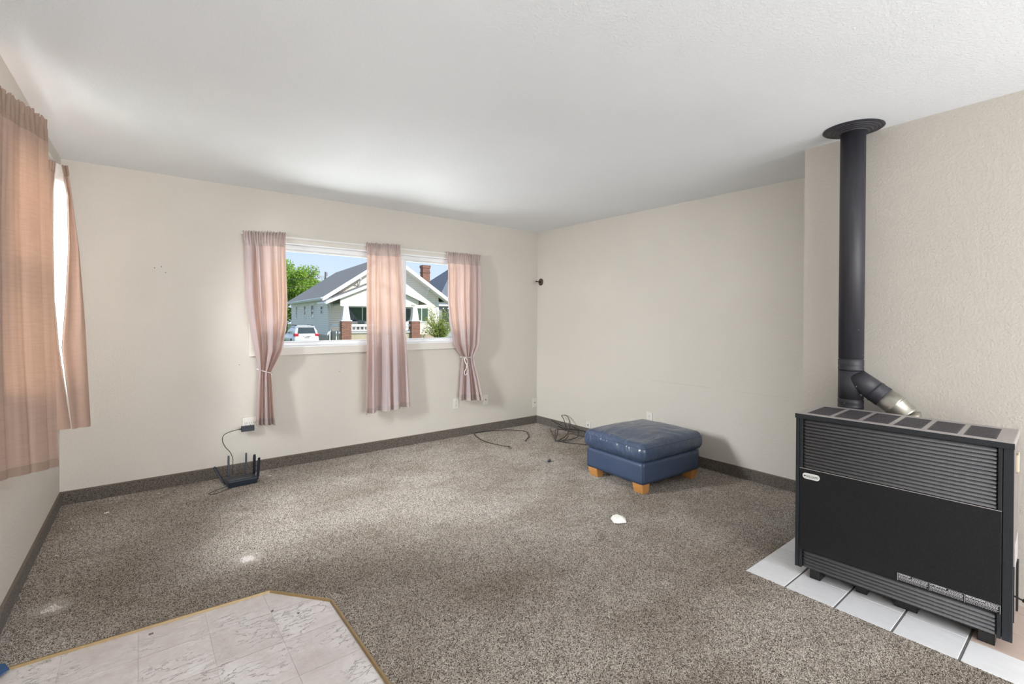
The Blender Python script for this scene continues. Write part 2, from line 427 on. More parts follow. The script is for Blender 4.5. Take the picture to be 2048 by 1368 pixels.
# ---- carpet pile: real tufts scattered over the carpet surface
def m_tuft():
    t = NT('carpet_tuft'); oi = t.n('ObjectInfo'); g = t.n('NewGeometry')
    c = t.ramp(oi.outputs['Random'], [(.08, (.070, .055, .042)), (.28, (.21, .178, .150)), (.60, (.43, .385, .340)), (.90, (.68, .63, .575))])
    mp = t.n('Mapping'); mp.inputs['Scale'].default_value = (1, 1.5, 1); t.l(g.outputs['Position'], mp.inputs[0])
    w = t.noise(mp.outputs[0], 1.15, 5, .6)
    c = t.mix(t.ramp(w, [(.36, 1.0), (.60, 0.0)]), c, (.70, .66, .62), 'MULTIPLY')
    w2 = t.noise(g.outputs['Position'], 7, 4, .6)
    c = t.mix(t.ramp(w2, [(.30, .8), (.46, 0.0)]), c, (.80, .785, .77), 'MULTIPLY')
    for (px, py, rr) in ((-3.54, -1.61, .095), (-4.335, -1.57, .09)):  # brighter look of flattened pile painted into the colour at the dents
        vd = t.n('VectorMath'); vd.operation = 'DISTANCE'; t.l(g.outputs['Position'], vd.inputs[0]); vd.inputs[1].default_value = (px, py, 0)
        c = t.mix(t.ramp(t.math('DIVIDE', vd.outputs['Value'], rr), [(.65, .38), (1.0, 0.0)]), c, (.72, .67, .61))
    return t.done(t.bsdf(c, .9, 0, None, .1))
def pile():
    bm = NB(); bmesh.ops.create_icosphere(bm, subdivisions=1, radius=1)
    for v in bm.verts:
        v.co = Vector((v.co.x*.00150, v.co.y*.0021, v.co.z*.0042)); v.co.x += 24*v.co.z*v.co.z
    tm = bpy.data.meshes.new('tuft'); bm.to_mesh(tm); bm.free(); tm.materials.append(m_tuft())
    for f in tm.polygons: f.use_smooth = True
    src = bpy.data.objects.new('tuft_source', tm)      # never linked to the scene: only instanced
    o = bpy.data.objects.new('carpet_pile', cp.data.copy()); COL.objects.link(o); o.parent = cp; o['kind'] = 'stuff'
    bm = NB(); bm.from_mesh(o.data)
    bmesh.ops.delete(bm, geom=[f for f in bm.faces if abs(f.normal.z) < .6], context='FACES'); bm.to_mesh(o.data); bm.free()
    ng = bpy.data.node_groups.new('pile', 'GeometryNodeTree')
    ng.interface.new_socket('Geometry', in_out='INPUT', socket_type='NodeSocketGeometry'); ng.interface.new_socket('Geometry', in_out='OUTPUT', socket_type='NodeSocketGeometry')
    n = ng.nodes.new; l = ng.links.new
    gi = n('NodeGroupInput'); go = n('NodeGroupOutput'); dp = n('GeometryNodeDistributePointsOnFaces'); dp.inputs['Density'].default_value = 62000; dp.inputs['Seed'].default_value = 3
    ip = n('GeometryNodeInstanceOnPoints'); ob = n('GeometryNodeObjectInfo'); ob.inputs['Object'].default_value = src
    rv = n('FunctionNodeRandomValue'); rv.data_type = 'FLOAT_VECTOR'; rv.inputs[0].default_value = (-.75, -.75, 0); rv.inputs[1].default_value = (.75, .75, 6.283)
    rs = n('FunctionNodeRandomValue'); rs.data_type = 'FLOAT'; rs.inputs[2].default_value = .75; rs.inputs[3].default_value = 1.25
    l(gi.outputs[0], dp.inputs[0]); l(dp.outputs['Points'], ip.inputs['Points']); l(ob.outputs['Geometry'], ip.inputs['Instance'])
    l(rv.outputs[0], ip.inputs['Rotation']); l(rs.outputs[1], ip.inputs['Scale']); l(ip.outputs[0], go.inputs[0])
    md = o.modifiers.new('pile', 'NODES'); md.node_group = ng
    o.location.z = -.0012
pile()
# ---- carpet skirting
def skirt(name, a, b, nrm):
    a = Vector((*a, 0)); b = Vector((*b, 0)); n = Vector((*nrm, 0))
    bm = NB(); t = .010; hh = .092
    p = [a, b, b+n*t, a+n*t]; prism(bm, [(q.x, q.y) for q in p], 'z', -.004, hh)
    o = new_obj(name, bm, M['carpet_base']); tag(o, kind='structure')
    bm = NB(); t = .012
    p = [a, b, b+n*t, a+n*t]; prism(bm, [(q.x, q.y) for q in p], 'z', hh-.004, hh+.003)
    new_obj('binding', bm, M['binding'], o)
skirt('baseboard_back', (XL, 0), (0, 0), (0, -1))
skirt('baseboard_right', (0, 0), (0, -3.347), (-1, 0))
skirt('baseboard_left', (XL, 0), (xl(-1.97), -1.97), (1, .0186))
skirt('baseboard_chimney', (0, -3.347), (-.656, -3.347), (0, 1))
# ---- entry vinyl tiles
def clip_poly(poly, a, b):
    """keep the left side of the line a->b"""
    out = []; f = lambda p: (b[0]-a[0])*(p[1]-a[1])-(b[1]-a[1])*(p[0]-a[0])
    for i in range(len(poly)):
        p, q = poly[i], poly[(i+1) % len(poly)]; fp, fq = f(p), f(q)
        if fp >= 0: out.append(p)
        if fp*fq < 0:
            k = fp/(fp-fq); out.append((p[0]+(q[0]-p[0])*k, p[1]+(q[1]-p[1])*k))
    return out
def area(poly): return abs(sum(poly[i][0]*poly[(i+1) % len(poly)][1]-poly[(i+1) % len(poly)][0]*poly[i][1] for i in range(len(poly))))/2
fv = new_obj('floor_vinyl', boxes([(-4.62, -3.285, -5.2, -1.98, -.0105, -.0085)]), M['vinyl_joint']); tag(fv, kind='structure')
xs = [-4.737+.238*k for k in range(7)]; xs[-1] = -3.31; ys = [-5.10+.24*k for k in range(14)]
xs.append(-3.27)
for i in range(len(xs)-1):
    for j in range(len(ys)-1):
        g = .0009
        p = [(xs[i]+g, ys[j]+g), (xs[i+1]-g, ys[j]+g), (xs[i+1]-g, ys[j+1]-g), (xs[i]+g, ys[j+1]-g)]
        p = clip_poly(p, VIN[1], VIN[0]); p = clip_poly(p, VIN[2], VIN[1]) if p else p; p = clip_poly(p, VIN[3], VIN[2]) if p else p
        if p: p = clip_poly(p, (-4.50, 0), (-4.50, -5))
        if len(p) < 3 or area(p) < 2e-4: continue
        new_obj('tile', prism(NB(), p, 'z', -.0085, -.006), M['vinyl_tile'], fv)
# edge strip
def strip():
    bm = NB(); pts = VIN[:4]; w = .013
    for a, b in zip(pts, pts[1:]):
        a = Vector(a); b = Vector(b); d = (b-a).normalized(); n = Vector((-d.y, d.x))*-1
        prof = [(-.001, -.008), (-.001, .001), (.003, .0035), (.009, .0032), (w, -.006)]
        va = []; vb = []
        for (s, z) in prof:
            p = a+n*s; q = b+n*s
            va.append(bm.verts.new((p.x, p.y, z))); vb.append(bm.verts.new((q.x, q.y, z)))
        for k in range(len(prof)-1): bm.faces.new((va[k], vb[k], vb[k+1], va[k+1]))
        bm.faces.new(va[::-1]); bm.faces.new(vb)
    bmesh.ops.recalc_face_normals(bm, faces=bm.faces)
    return bm
tag(new_obj('trim_1', strip(), M['strip']), kind='structure')
# ---- hearth tiles
fh = new_obj('floor_hearth', boxes([(-1.462, -.6, -5.2, -3.372, -.0105, -.004)]), M['grout']); tag(fh, kind='structure')
gx = [-1.478+.2140*k for k in range(6)]; gy = [-3.3535-.2155*k for k in range(10)]
for i in range(len(gx)-1):
    for j in range(len(gy)-1):
        x0, x1 = gx[i]+.0026, gx[i+1]-.0026; y1, y0 = gy[j]-.0048, gy[j+1]+.0048
        x0 = max(x0, -1.462); y1 = min(y1, -3.374)
        if y1-y0 < .02 or x0 > -.7: continue
        x1 = min(x1, -.62)
        warm_lit = (i >= 1 and gy[j] < -4.18)
        bm = box(NB(), x0, x1, y0, y1, -.008, .0005, .0012, 1)
        new_obj('tile', bm, M['hearth_tile_warm_lit' if warm_lit else 'hearth_tile'], fh)

# ------------------------------------------------------------------ windows
def window_back():
    cs = NB(); o = .07; t = -.018
    for b in ((WX0-o, WX1+o, t, 0, WZ0-o, WZ0), (WX0-o, WX1+o, t, 0, WZ1, WZ1+.062), (WX0-o, WX0, t, 0, WZ0, WZ1), (WX1, WX1+o, t, 0, WZ0, WZ1)):
        box(cs, *b, .003, 1)
    w = new_obj('window_1', cs, M['casing']); tag(w, kind='structure')
    j = NB()   # painted reveal
    for b in ((WX0, WX1, -.016, .09, WZ0, WZ0+.008), (WX0, WX1, -.016, .09, WZ1-.008, WZ1), (WX0, WX0+.008, -.016, .09, WZ0, WZ1), (WX1-.008, WX1, -.016, .09, WZ0, WZ1)): box(j, *b)
    new_obj('reveal', j, M['vinyl_white'], w)
    f = NB(); a, b_, c, d = WX0+.008, WX1-.008, WZ0+.008, WZ1-.008
    for q in ((a, b_, .05, .13, c, c+.030), (a, b_, .05, .13, d-.042, d), (a, a+.04, .05, .13, c+.03, d-.042), (b_-.04, b_, .05, .13, c+.03, d-.042), (-1.865, -1.80, .052, .13, c+.03, d-.042)):
        box(f, *q, .004, 1)
    for q in ((a+.04, -1.865, .07, .11, c+.030, c+.042), (a+.04, -1.865, .07, .11, d-.056, d-.042), (-1.80, b_-.04, .07, .11, c+.03, c+.042), (-1.80, b_-.04, .07, .11, d-.056, d-.042)):
        box(f, *q, .003, 1)
    fr = new_obj('window_frame', f, M['vinyl_white'], w)
    for x0, x1 in ((a+.04, -1.865), (-1.80, b_-.04)):
        new_obj('pane', boxes([(x0, x1, .088, .092, c+.03, d-.042)]), M['glass'], fr)
    new_obj('window_sill', boxes([(WX0-.05, WX1+.05, .13, .20, WZ0-.03, WZ0+.004)]), M['vinyl_white'], w)
window_back()
def window_left():
    cs = NB(); o = .065; X = lambda y: xl(y)
    xm = xl(-1.5)
    for y0, y1, z0, z1 in ((LY0-o, LY1+o, LZ0-o, LZ0), (LY0-o, LY1+o, LZ1, LZ1+o), (LY0-o, LY0, LZ0, LZ1), (LY1, LY1+o, LZ0, LZ1)):
        box(cs, xm-.012, xm+.018, y0, y1, z0, z1)
    w = new_obj('window_2', cs, M['casing']); tag(w, kind='structure')
    f = NB()
    for y0, y1, z0, z1 in ((LY0, LY1, LZ0, LZ0+.045), (LY0, LY1, LZ1-.045, LZ1), (LY0, LY0+.045, LZ0, LZ1), (LY1-.045, LY1, LZ0, LZ1), (LY0, LY1, 1.56, 1.60)):
        box(f, xm-.13, xm-.06, y0, y1, z0, z1)
    fr = new_obj('window_frame', f, M['vinyl_white'], w)
    new_obj('pane', boxes([(xm-.10, xm-.096, LY0+.04, LY1-.04, LZ0+.04, LZ1-.04)]), M['glass'], fr)
window_left()

# ------------------------------------------------------------------ curtains
def sheet(P, nu, v0, v1, nv, uvs=(1, 1), th=.0012):
    """P(u, v) -> Vector; v runs 0 (top) to 1 (hem)"""
    vs = []; fs = []
    for j in range(nv+1):
        for i in range(nu+1):
            vs.append(P(i/nu, v0+(v1-v0)*j/nv))
    for j in range(nv):
        for i in range(nu):
            a = j*(nu+1)+i; fs.append((a, a+nu+1, a+nu+2, a+1))
    me = bpy.data.meshes.new('c'); me.from_pydata([tuple(v) for v in vs], [], fs)
    uv = me.uv_layers.new(name='UVMap')
    for l in me.loops:
        k = l.vertex_index; i = k % (nu+1); j = k//(nu+1)
        uv.data[l.index].uv = (i/nu*uvs[0], (v0+(v1-v0)*j/nv)*uvs[1])
    for f in me.polygons: f.use_smooth = True
    return me
def add_sheet(name, me, mat, parent):
    me.name = name; me.materials.append(mat)
    o = bpy.data.objects.new(name, me); COL.objects.link(o); o.parent = parent
    return o
def curtain(label, tab, folds, width_m, phase, cm, hm, seed, group, nrm=Vector((0, -1, 0)), amp0=.016, amp1=.036, ruffle=.010, split=None, swing=0.0):
    """tab: rows (v, xl, yl, zl, xr, yr, zr, amp_scale)"""
    rnd = random.Random(seed); ph = [rnd.uniform(-.5, .5) for _ in range(8)]
    L = tab[0][3]-tab[-1][3]
    def P(u, v):
        r = interp(tab, v); a = Vector(r[0:3]); b = Vector(r[3:6]); sc = r[6]
        uu = u + .018*math.sin(7*u+ph[0]*6)*(1-v)
        p = a.lerp(b, u)
        w = 1.9*abs(math.sin(math.pi*folds*uu+phase+.25*math.sin(2.1*v+ph[6]*5)))**.85 - 1 + .75*math.sin(2*math.pi*folds*.43*uu+ph[1]*6+v*1.1) + .12*math.sin(2*math.pi*folds*2.9*uu+ph[2]*6-v*2)
        A = (amp0+(amp1-amp0)*min(1, v*1.6))*sc
        w = max(-1.25, min(1.6, w)); w = w + .25*math.sin(w*2.2)
        off = A*(1.30+w*.98) + .003
        if v < .035:                       # gathered heading above and around the rod
            k = 1-v/.035
            off = .014 + off*.25 + ruffle*(math.sin(2*math.pi*folds*3.6*uu+ph[3]*9)+.5*math.sin(2*math.pi*folds*6.1*uu+ph[4]*9))*(.45+.55*k)
            p = p + Vector((0, 0, 1))*((.007*math.sin(2*math.pi*folds*3.6*uu+ph[3]*9+1.2)+.004*math.sin(2*math.pi*folds*5.3*uu+ph[5]*9))*k)
        elif v < .09:
            k = (v-.035)/.055; off = .014*(1-k) + off*(.25+.75*k) + ruffle*.55*(1-k)*math.sin(2*math.pi*folds*3.6*uu+ph[3]*9)
        if split:                          # where two panels meet, the cloth dips
            off -= .012*math.exp(-((u-split)/.02)**2)
        return p + nrm*off
    root = thing('curtain', label, 'curtain', (0, 0, 0), 0, group)
    nu = int(folds*36)
    add_sheet('heading', sheet(P, nu, 0, .075, 12, (width_m, L)), hm, root)
    add_sheet('cloth', sheet(P, nu, .075, .955, 70, (width_m, L)), cm, root)
    add_sheet('hem', sheet(P, nu, .955, 1, 6, (width_m, L)), hm, root)
    return root, P
Y = -.040
GRP = 'curtains on the wide window'
cl, PL = curtain('mauve curtain tied back in the middle, above the router', [
    (0, -3.340, Y, 2.056, -3.003, Y, 2.078, 1.0), (.06, -3.325, Y, 1.95, -3.010, Y, 1.97, 1.0), (.35, -3.310, Y, 1.48, -2.998, Y, 1.487, 1.1),
    (.46, -3.292, Y, 1.30, -3.002, Y, 1.29, 1.1), (.61, -3.252, Y, 1.055, -3.040, Y, 1.05, 1.0), (.695, -3.222, Y, .915, -3.105, Y, .905, .75), (.725, -3.216, Y, .88, -3.122, Y, .87, .6), (.76, -3.222, Y, .83, -3.122, Y, .82, .7),
    (1, -3.242, Y, .415, -3.094, Y, .402, .9)], 4.3, 1.1, .4, M['curtain'], M['curtain_hem'], 3, GRP)
cm_, PM = curtain('mauve curtain hanging straight and loose in the middle of the wide window', [
    (0, -2.274, Y, 2.064, -1.923, Y, 2.078, 1.0), (.2, -2.291, Y, 1.72, -1.903, Y, 1.73, 1.0), (.58, -2.303, Y, 1.11, -1.868, Y, 1.115, 1.1), (1, -2.310, Y, .402, -1.830, Y, .424, 1.2)],
    4.0, 1.3, 1.9, M['curtain'], M['curtain_hem'], 11, GRP, split=.43)
cr, PR = curtain('mauve curtain tied back with a dangling white cord, above two outlets', [
    (0, -1.372, Y, 2.058, -.929, Y, 2.058, 1.0), (.06, -1.374, Y, 1.95, -.935, Y, 1.95, 1.0), (.32, -1.376, Y, 1.53, -.951, Y, 1.545, 1.1),
    (.45, -1.355, Y, 1.31, -.962, Y, 1.31, 1.1), (.61, -1.296, Y, 1.04, -.988, Y, 1.035, 1.0), (.675, -1.215, Y, .935, -1.03, Y, .93, .7), (.70, -1.176, Y, .902, -1.045, Y, .896, .6), (.74, -1.180, Y, .83, -1.035, Y, .825, .7),
    (.86, -1.200, Y, .64, -.990, Y, .635, 1.0), (1, -1.218, Y, .424, -.938, Y, .399, 1.1)], 4.6, 1.1, 2.6, M['curtain'], M['curtain_hem'], 5, GRP)
# tie cords
def loop(cx, cz, w, parent, tilt=0):
    bm = NB(); pts = []
    for k in range(25):
        a = 2*math.pi*k/24; pts.append((cx+w*math.cos(a), Y-.012+.040*math.sin(a), cz+tilt*math.cos(a)))
    tube(bm, pts, .0042, 8, False); return new_obj('tie_cord', bm, M['cord'], parent, True)
o_ = loop(-3.166, .868, .060, cl, -.022); o_['label'] = 'white cord tie'
o_ = loop(-1.112, .897, .074, cr, -.004); o_['label'] = 'white cord tie with loose bow'
bm = NB()
tube(bm, smooth_path([(-1.165, Y-.05, .895), (-1.155, Y-.065, .84), (-1.12, Y-.066, .79), (-1.125, Y-.066, .73), (-1.155, Y-.066, .70), (-1.165, Y-.066, .74), (-1.13, Y-.07, .80), (-1.16, Y-.066, .86), (-1.15, Y-.052, .897)]), .004, 7)
tube(bm, smooth_path([(-1.15, Y-.05, .895), (-1.12, Y-.066, .85), (-1.145, Y-.07, .79), (-1.14, Y-.066, .76)]), .004, 7)
new_obj('loose_end', bm, M['cord'], cr, True)
# flat white rod along the wide window
bm = NB(); box(bm, -3.345, -.925, -.0385, -.0335, 2.036, 2.050, .002, 1)
box(bm, -3.345, -3.333, -.036, -.001, 2.036, 2.050); box(bm, -.937, -.925, -.036, -.001, 2.036, 2.050)
tag(new_obj('curtain_rod', bm, M['rod']), 'slim flat white rod over the wide window', 'curtain rod')
# side window curtains and rod
GR2 = 'curtains on the side window'
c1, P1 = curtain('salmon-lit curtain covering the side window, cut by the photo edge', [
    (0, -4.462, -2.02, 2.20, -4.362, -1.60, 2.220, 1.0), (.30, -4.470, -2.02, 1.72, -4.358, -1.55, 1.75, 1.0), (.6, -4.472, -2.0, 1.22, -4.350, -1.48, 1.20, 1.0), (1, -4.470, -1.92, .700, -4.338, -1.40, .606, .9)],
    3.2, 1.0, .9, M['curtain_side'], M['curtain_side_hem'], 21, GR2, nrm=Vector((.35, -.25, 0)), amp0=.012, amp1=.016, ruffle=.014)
# far side curtain: two limp panels with the pale lining turned towards the glass
root = thing('curtain', 'narrow salmon curtain beside the room corner showing white lining between folds', 'curtain', (0, 0, 0), 0, GR2)
A0 = [(0, -4.430, -1.16, 2.170), (.25, -4.442, -1.16, 1.85), (.6, -4.435, -1.14, 1.30), (1, -4.440, -1.12, .735)]
A1 = [(0, -4.388, -.96, 2.185), (.12, -4.398, -.96, 2.03), (.30, -4.398, -.96, 1.75), (.48, -4.392, -.96, 1.43), (.66, -4.372, -.96, 1.16), (1, -4.318, -.96, .705)]
B0 = [(0, -4.376, -.88, 2.195), (.12, -4.352, -.86, 2.03), (.30, -4.346, -.86, 1.74), (.48, -4.356, -.86, 1.43), (.66, -4.368, -.90, 1.16), (1, -4.322, -.92, .695)]
B1 = [(0, -4.350, -.84, 2.205), (.30, -4.300, -.80, 1.73), (.6, -4.272, -.78, 1.28), (1, -4.246, -.76, .672)]
def pan(a, b, amp, f, ph):
    def P(u, v):
        p = Vector(interp(a, v)).lerp(Vector(interp(b, v)), u)
        o = amp*math.sin(2*math.pi*f*u+ph) + amp*.3*math.sin(5*f*u+ph+v*3)
        if v < .05: o += .006*math.sin(2*math.pi*f*4*u+ph)
        return p + Vector((.5, -.8, 0))*o
    return P
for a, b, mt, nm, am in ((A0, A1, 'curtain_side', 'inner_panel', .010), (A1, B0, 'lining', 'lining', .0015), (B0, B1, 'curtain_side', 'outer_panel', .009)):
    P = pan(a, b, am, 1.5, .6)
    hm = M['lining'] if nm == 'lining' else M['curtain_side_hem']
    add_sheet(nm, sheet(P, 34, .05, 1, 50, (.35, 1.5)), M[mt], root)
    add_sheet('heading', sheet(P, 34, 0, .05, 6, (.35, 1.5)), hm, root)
bm = NB(); tube(bm, [(-4.412, -1.66, 2.180), (-4.392, -.86, 2.190)], .007, 10)
tube(bm, [(xl(-.86), -.86, 2.19), (-4.378, -.86, 2.19)], .006, 8)
tag(new_obj('curtain_rod', bm, M['rod'], smooth=True), 'round white rod over the side window, below the ceiling edge', 'curtain rod')

# ------------------------------------------------------------------ heater
HA = math.atan2(-.793, .036)
ht = thing('wall_heater', 'black gas console heater with louvred front standing on white tiles', 'heater', (-1.297, -3.551, 0), HA)
# local: x along the width, y towards the room's chimney wall (depth) ; z up
W, D, ZB, ZT = .793, .372, .050, .857
def hbox(name, lst, mat, parent=None, bev=0):
    bm = NB()
    for b in lst: box(bm, *b, bev, 2)
    return new_obj(name, bm, mat, parent or ht)
hbox('case', [(.004, W-.004, .020, D, ZB, .832)], M['case_side'], bev=.003)
hbox('inner_back', [(.03, W-.03, .0185, .0215, ZB+.005, .828)], M['hollow'])
tp = hbox('top_cover', [(-.002, W+.001, -.004, D+.002, .831, ZT)], M['heater_case'], bev=.004)
hbox('top_fascia', [(-.0035, W+.002, -.0055, .002, .8305, ZT-.0025)], M['heater_trim'], tp, .0015)
for k in range(6):
    x0 = .042+.1195*k
    pnl = new_obj('mesh_panel', box(NB(), x0, x0+.1005, .036, D-.055, ZT-.001, ZT+.0006), M['mesh_dark'], tp)
    bm = NB()
    for q in range(9):
        y = .05+q*.030
        box(bm, x0+.006, x0+.0945, y, y+.009, ZT+.0006, ZT+.0018)
    s_ = new_obj('mesh_rib', bm, M['mesh_dark'], pnl)
for x0, x1 in ((0, .0165), (.0185, .031)): hbox('side_trim', [(x0, x1, 0, .024, ZB, .830)], M['heater_trim'], bev=.0015)
for x0, x1 in ((.7625, W), (.748, .7605)): hbox('side_trim', [(x0, x1, 0, .024, ZB, .830)], M['heater_trim'], bev=.0015)
# louvres: each slat a part, hooded profile with tapered ends
def slat(z, zh, x0=.031, x1=.748):
    bm = NB()
    prof = [(.018, zh*.95), (.010, zh*.80), (.003, zh*.42), (.0005, zh*.12), (.0015, 0), (.006, zh*.05), (.018, zh*.35)]
    va = []; vb = []; vc = []; vd = []
    for (y, dz) in prof:
        va.append(bm.verts.new((x0, .018 if y < .018 else y, z+dz*.6+zh*.1))); vb.append(bm.verts.new((x0+.016, y, z+dz)))
        vc.append(bm.verts.new((x1-.006, y, z+dz))); vd.append(bm.verts.new((x1, .018 if y < .018 else y, z+dz*.6+zh*.1)))
    for i in range(len(prof)-1):
        for A_, B_ in ((va, vb), (vb, vc), (vc, vd)): bm.faces.new((A_[i], B_[i], B_[i+1], A_[i+1]))
    bmesh.ops.recalc_face_normals(bm, faces=bm.faces)
    return bm
me0 = None
for k in range(15):
    z = .577+k*.01670
    if me0 is None:
        s0 = new_obj('louvre', slat(0, .0158), M['louvre'], ht, True, (0, 0, z)); me0 = s0
    else:
        s1 = s0.copy(); COL.objects.link(s1); s1.parent = ht; s1.location = (0, 0, z)
for k in range(5):
    s1 = s0.copy(); COL.objects.link(s1); s1.parent = ht; s1.location = (0, 0, .060+k*.0168)
fp = hbox('front_panel', [(.0185, .7605, -.001, .022, .148, .571)], M['heater_front'], bev=.0025)
hbox('top_lip', [(.0185, .7605, -.002, .004, .5705, .5735)], M['heater_case'], fp, .001)
# badge and lettering
def rounded(x0, x1, z0, z1, r, n=8):
    pts = []
    for cx, cz, a0 in ((x1-r, z1-r, 0), (x0+r, z1-r, 90), (x0+r, z0+r, 180), (x1-r, z0+r, 270)):
        for k in range(n+1):
            a = R(a0+90*k/n); pts.append((cx+r*math.cos(a), cz+r*math.sin(a)))
    return pts
bd = new_obj('badge', prism(NB(), rounded(.034, .112, .521, .551, .0145), 'y', -.0028, -.001), M['badge'], ht)
bd['label'] = 'white oval badge'
def text(name, s, size, loc, mat, parent, squash=1.0, bold=0.0):
    cu = bpy.data.curves.new(name, 'FONT'); cu.body = s; cu.size = size; cu.extrude = .0002; cu.offset = bold
    o = bpy.data.objects.new(name, cu); COL.objects.link(o); cu.materials.append(mat)
    dg = bpy.context.evaluated_depsgraph_get(); me = bpy.data.meshes.new_from_object(o.evaluated_get(dg))
    bpy.data.objects.remove(o)
    o = bpy.data.objects.new(name, me); COL.objects.link(o); o.parent = parent
    if not me.materials: me.materials.append(mat)
    o.location = loc; o.rotation_euler = (R(90), 0, 0); o.scale = (squash, 1, 1)
    return o
text('lettering', 'WILLIAMS', .0155, (.0505, -.0031, .5305), M['ink'], bd, .80, 0)
bm = NB(); prism(bm, [(.039, .536), (.043, .540), (.049, .539), (.0495, .536), (.046, .534), (.041, .533)], 'y', -.0032, -.0028)
new_obj('flame_mark', bm, M['ink'], bd)
# warning strip: three blocks with their headings, fine print as unreadable rules
wl = new_obj('warning_label', boxes([(.428, .4293, -.0014, -.001, .152, .187), (.538, .5392, -.0014, -.001, .152, .187), (.652, .6532, -.0014, -.001, .152, .187), (.7575, .7588, -.0014, -.001, .152, .187), (.428, .7588, -.0014, -.001, .1865, .1871)]), M['print'], ht)
for s_, x in (('CAUTION', .4315), ('ATTENTION', .5415), ('PRECAUCIÓN', .6555)):
    text('lettering', s_, .0098, (x, -.0012, .1788), M['print'], wl, .95, .0004)
bm = NB(); rnd = random.Random(4)
for x0, x1 in ((.4315, .534), (.5415, .648), (.6555, .755)):
    for k in range(7):
        z = .1835-k*.0043; x = x0 + (.048 if k < 2 and x0 < .5 else .060 if k < 2 else 0)
        while x < x1-.004:
            w = rnd.uniform(.003, .009); w = min(w, x1-x)
            box(bm, x, x+w, -.0013, -.001, z-.0021 if k < 4 else z-.0012, z); x += w+.0016
new_obj('fine_print', bm, M['print'], wl)['kind'] = 'stuff'
# feet
def foot(x0, x1, y0, y1, name='foot'):
    return hbox(name, [(x0, x1, y0, y0+.003, .001, ZB+.004), (x0, x0+.003, y0, y1, .001, ZB+.004), (x1-.003, x1, y0, y1, .001, ZB+.004), (x0, x1, y0, y1, .001, .004)], M['black'])
foot(.062, .110, .028, .32); foot(.690, .742, .028, .32)
foot(.255, .300, .060, .30); foot(.405, .490, .060, .30)
hbox('base_pan', [(.05, .745, .10, .33, .018, ZB+.004)], M['hollow'])
hbox('front_rail', [(.11, .69, .052, .058, .030, ZB+.006)], M['black'])
# right side: switch box, sticker, knob, slot
sw = hbox('switch_box', [(W-.004, W+.004, .215, .225, .690, .775), (W-.004, W+.004, .215, .275, .690, .698), (W-.004, W+.004, .215, .275, .767, .775), (W-.004, W+.004, .267, .275, .690, .775)], M['cream'], bev=.001)
sw['label'] = 'cream handle recess'
hbox('recess', [(W-.004, W+.0008, .225, .267, .698, .767)], M['hollow'], sw)
hbox('sticker', [(W-.004, W+.0006, .10, .30, .31, .42)], M['sticker'])
hbox('slot', [(W-.004, W+.0006, .078, .086, .10, .33)], M['hollow'])
bm = NB(); tube(bm, [(W-.004, .10, .205), (W+.030, .10, .195)], .004, 8); tube(bm, [(W+.024, .10, .197), (W+.040, .10, .192)], [.008, .006], 12)
new_obj('control_knob', bm, M['black'], ht, True)
hbox('valve_cover', [(W-.004, W+.003, .30, .34, .06, .28)], M['black'])

# ------------------------------------------------------------------ stove pipe
PX, PY, PR_ = -.818, -3.655, .0610
sp = thing('stove_pipe', 'black stove pipe rising behind the heater through the ceiling', 'pipe', (PX, PY, .55))
def seg(z0, z1, r, name='pipe_section', rib=True):
    bm = NB(); a, b = z0-.55, z1-.55
    prof = [(r, a), (r, b)]
    n = 40
    lathe(bm, prof, n); return new_obj(name, bm, M['pipe'], sp, True)
def shade(o):
    for p in o.data.polygons: p.use_smooth = abs(p.normal.z) < .9
shade(seg(1.128, 2.44, PR_))
bm = NB(); r = PR_
lathe(bm, [(r-.003, -.02+.60), (r+.001, .585), (r+.001, .503), (r-.002, .500), (r+.0015, .495), (r+.0015, .4905)], 40)
bm.free()
def band(z0, z1):
    bm = NB(); a, b = z0-.55, z1-.55; r = PR_
    lathe(bm, [(r-.004, a), (r-.004, a+.002), (r+.0012, a+.004), (r+.0012, a+.018), (r-.001, a+.020), (r+.001, a+.023), (r-.001, a+.027), (r+.001, a+.031), (r+.0005, b-.006), (r-.004, b-.003), (r-.004, b)], 40)
    shade(new_obj('joint_band', bm, M['pipe'], sp, True))
band(1.058, 1.128); band(.842, .900)
shade(seg(.900, 1.058, PR_, 'tee_body')); shade(seg(.560, .842, PR_-.001, 'lower_section'))
# branch: leaves at 45 degrees, down and along the wall, first black then bare galvanised elbow
d = Vector((.0, -.822, -.570)).normalized()
B = Vector((0, -.015, .472))
def cyl(p, q, r, name, mat, n=36, rr=None):
    bm = NB(); tube(bm, [p, q] if rr is None else [p+(q-p)*t for t, _ in rr], r if rr is None else [x for _, x in rr], n)
    o = new_obj(name, bm, mat, sp, True); return o
cyl(B, B+d*.118, .0585, 'branch', M['pipe'])
cyl(B+d*.116, B+d*.172, .0, 'branch_collar', M['pipe'], 36, [(0, .056), (.03, .056), (.10, .0605), (.25, .0605), (.3, .0585), (.95, .0592), (1, .0575)])
cyl(B+d*.168, B+d*.238, 0, 'galvanised_elbow', M['galv'], 36, [(0, .0570), (.9, .0580), (1, .0605)])['label'] = 'bare silver elbow'
q0 = B+d*.226; d2 = Vector((.05, -.70, -.70)).normalized(); q1 = q0+d2*.075
cyl(q0, q1, 0, 'elbow_gore', M['galv'], 36, [(0, .0600), (.12, .0605), (.18, .0578), (.9, .0580), (1, .0605)])
d3 = Vector((.15, -.40, -.90)).normalized(); q2 = q1+d3*.10
cyl(q1, q2, 0, 'elbow_gore', M['galv'], 36, [(0, .0600), (.1, .0605), (.16, .0578), (1, .0580)])
cyl(q2, Vector((q2.x+.01, q2.y-.01, .02)), .057, 'vent_drop', M['galv'])
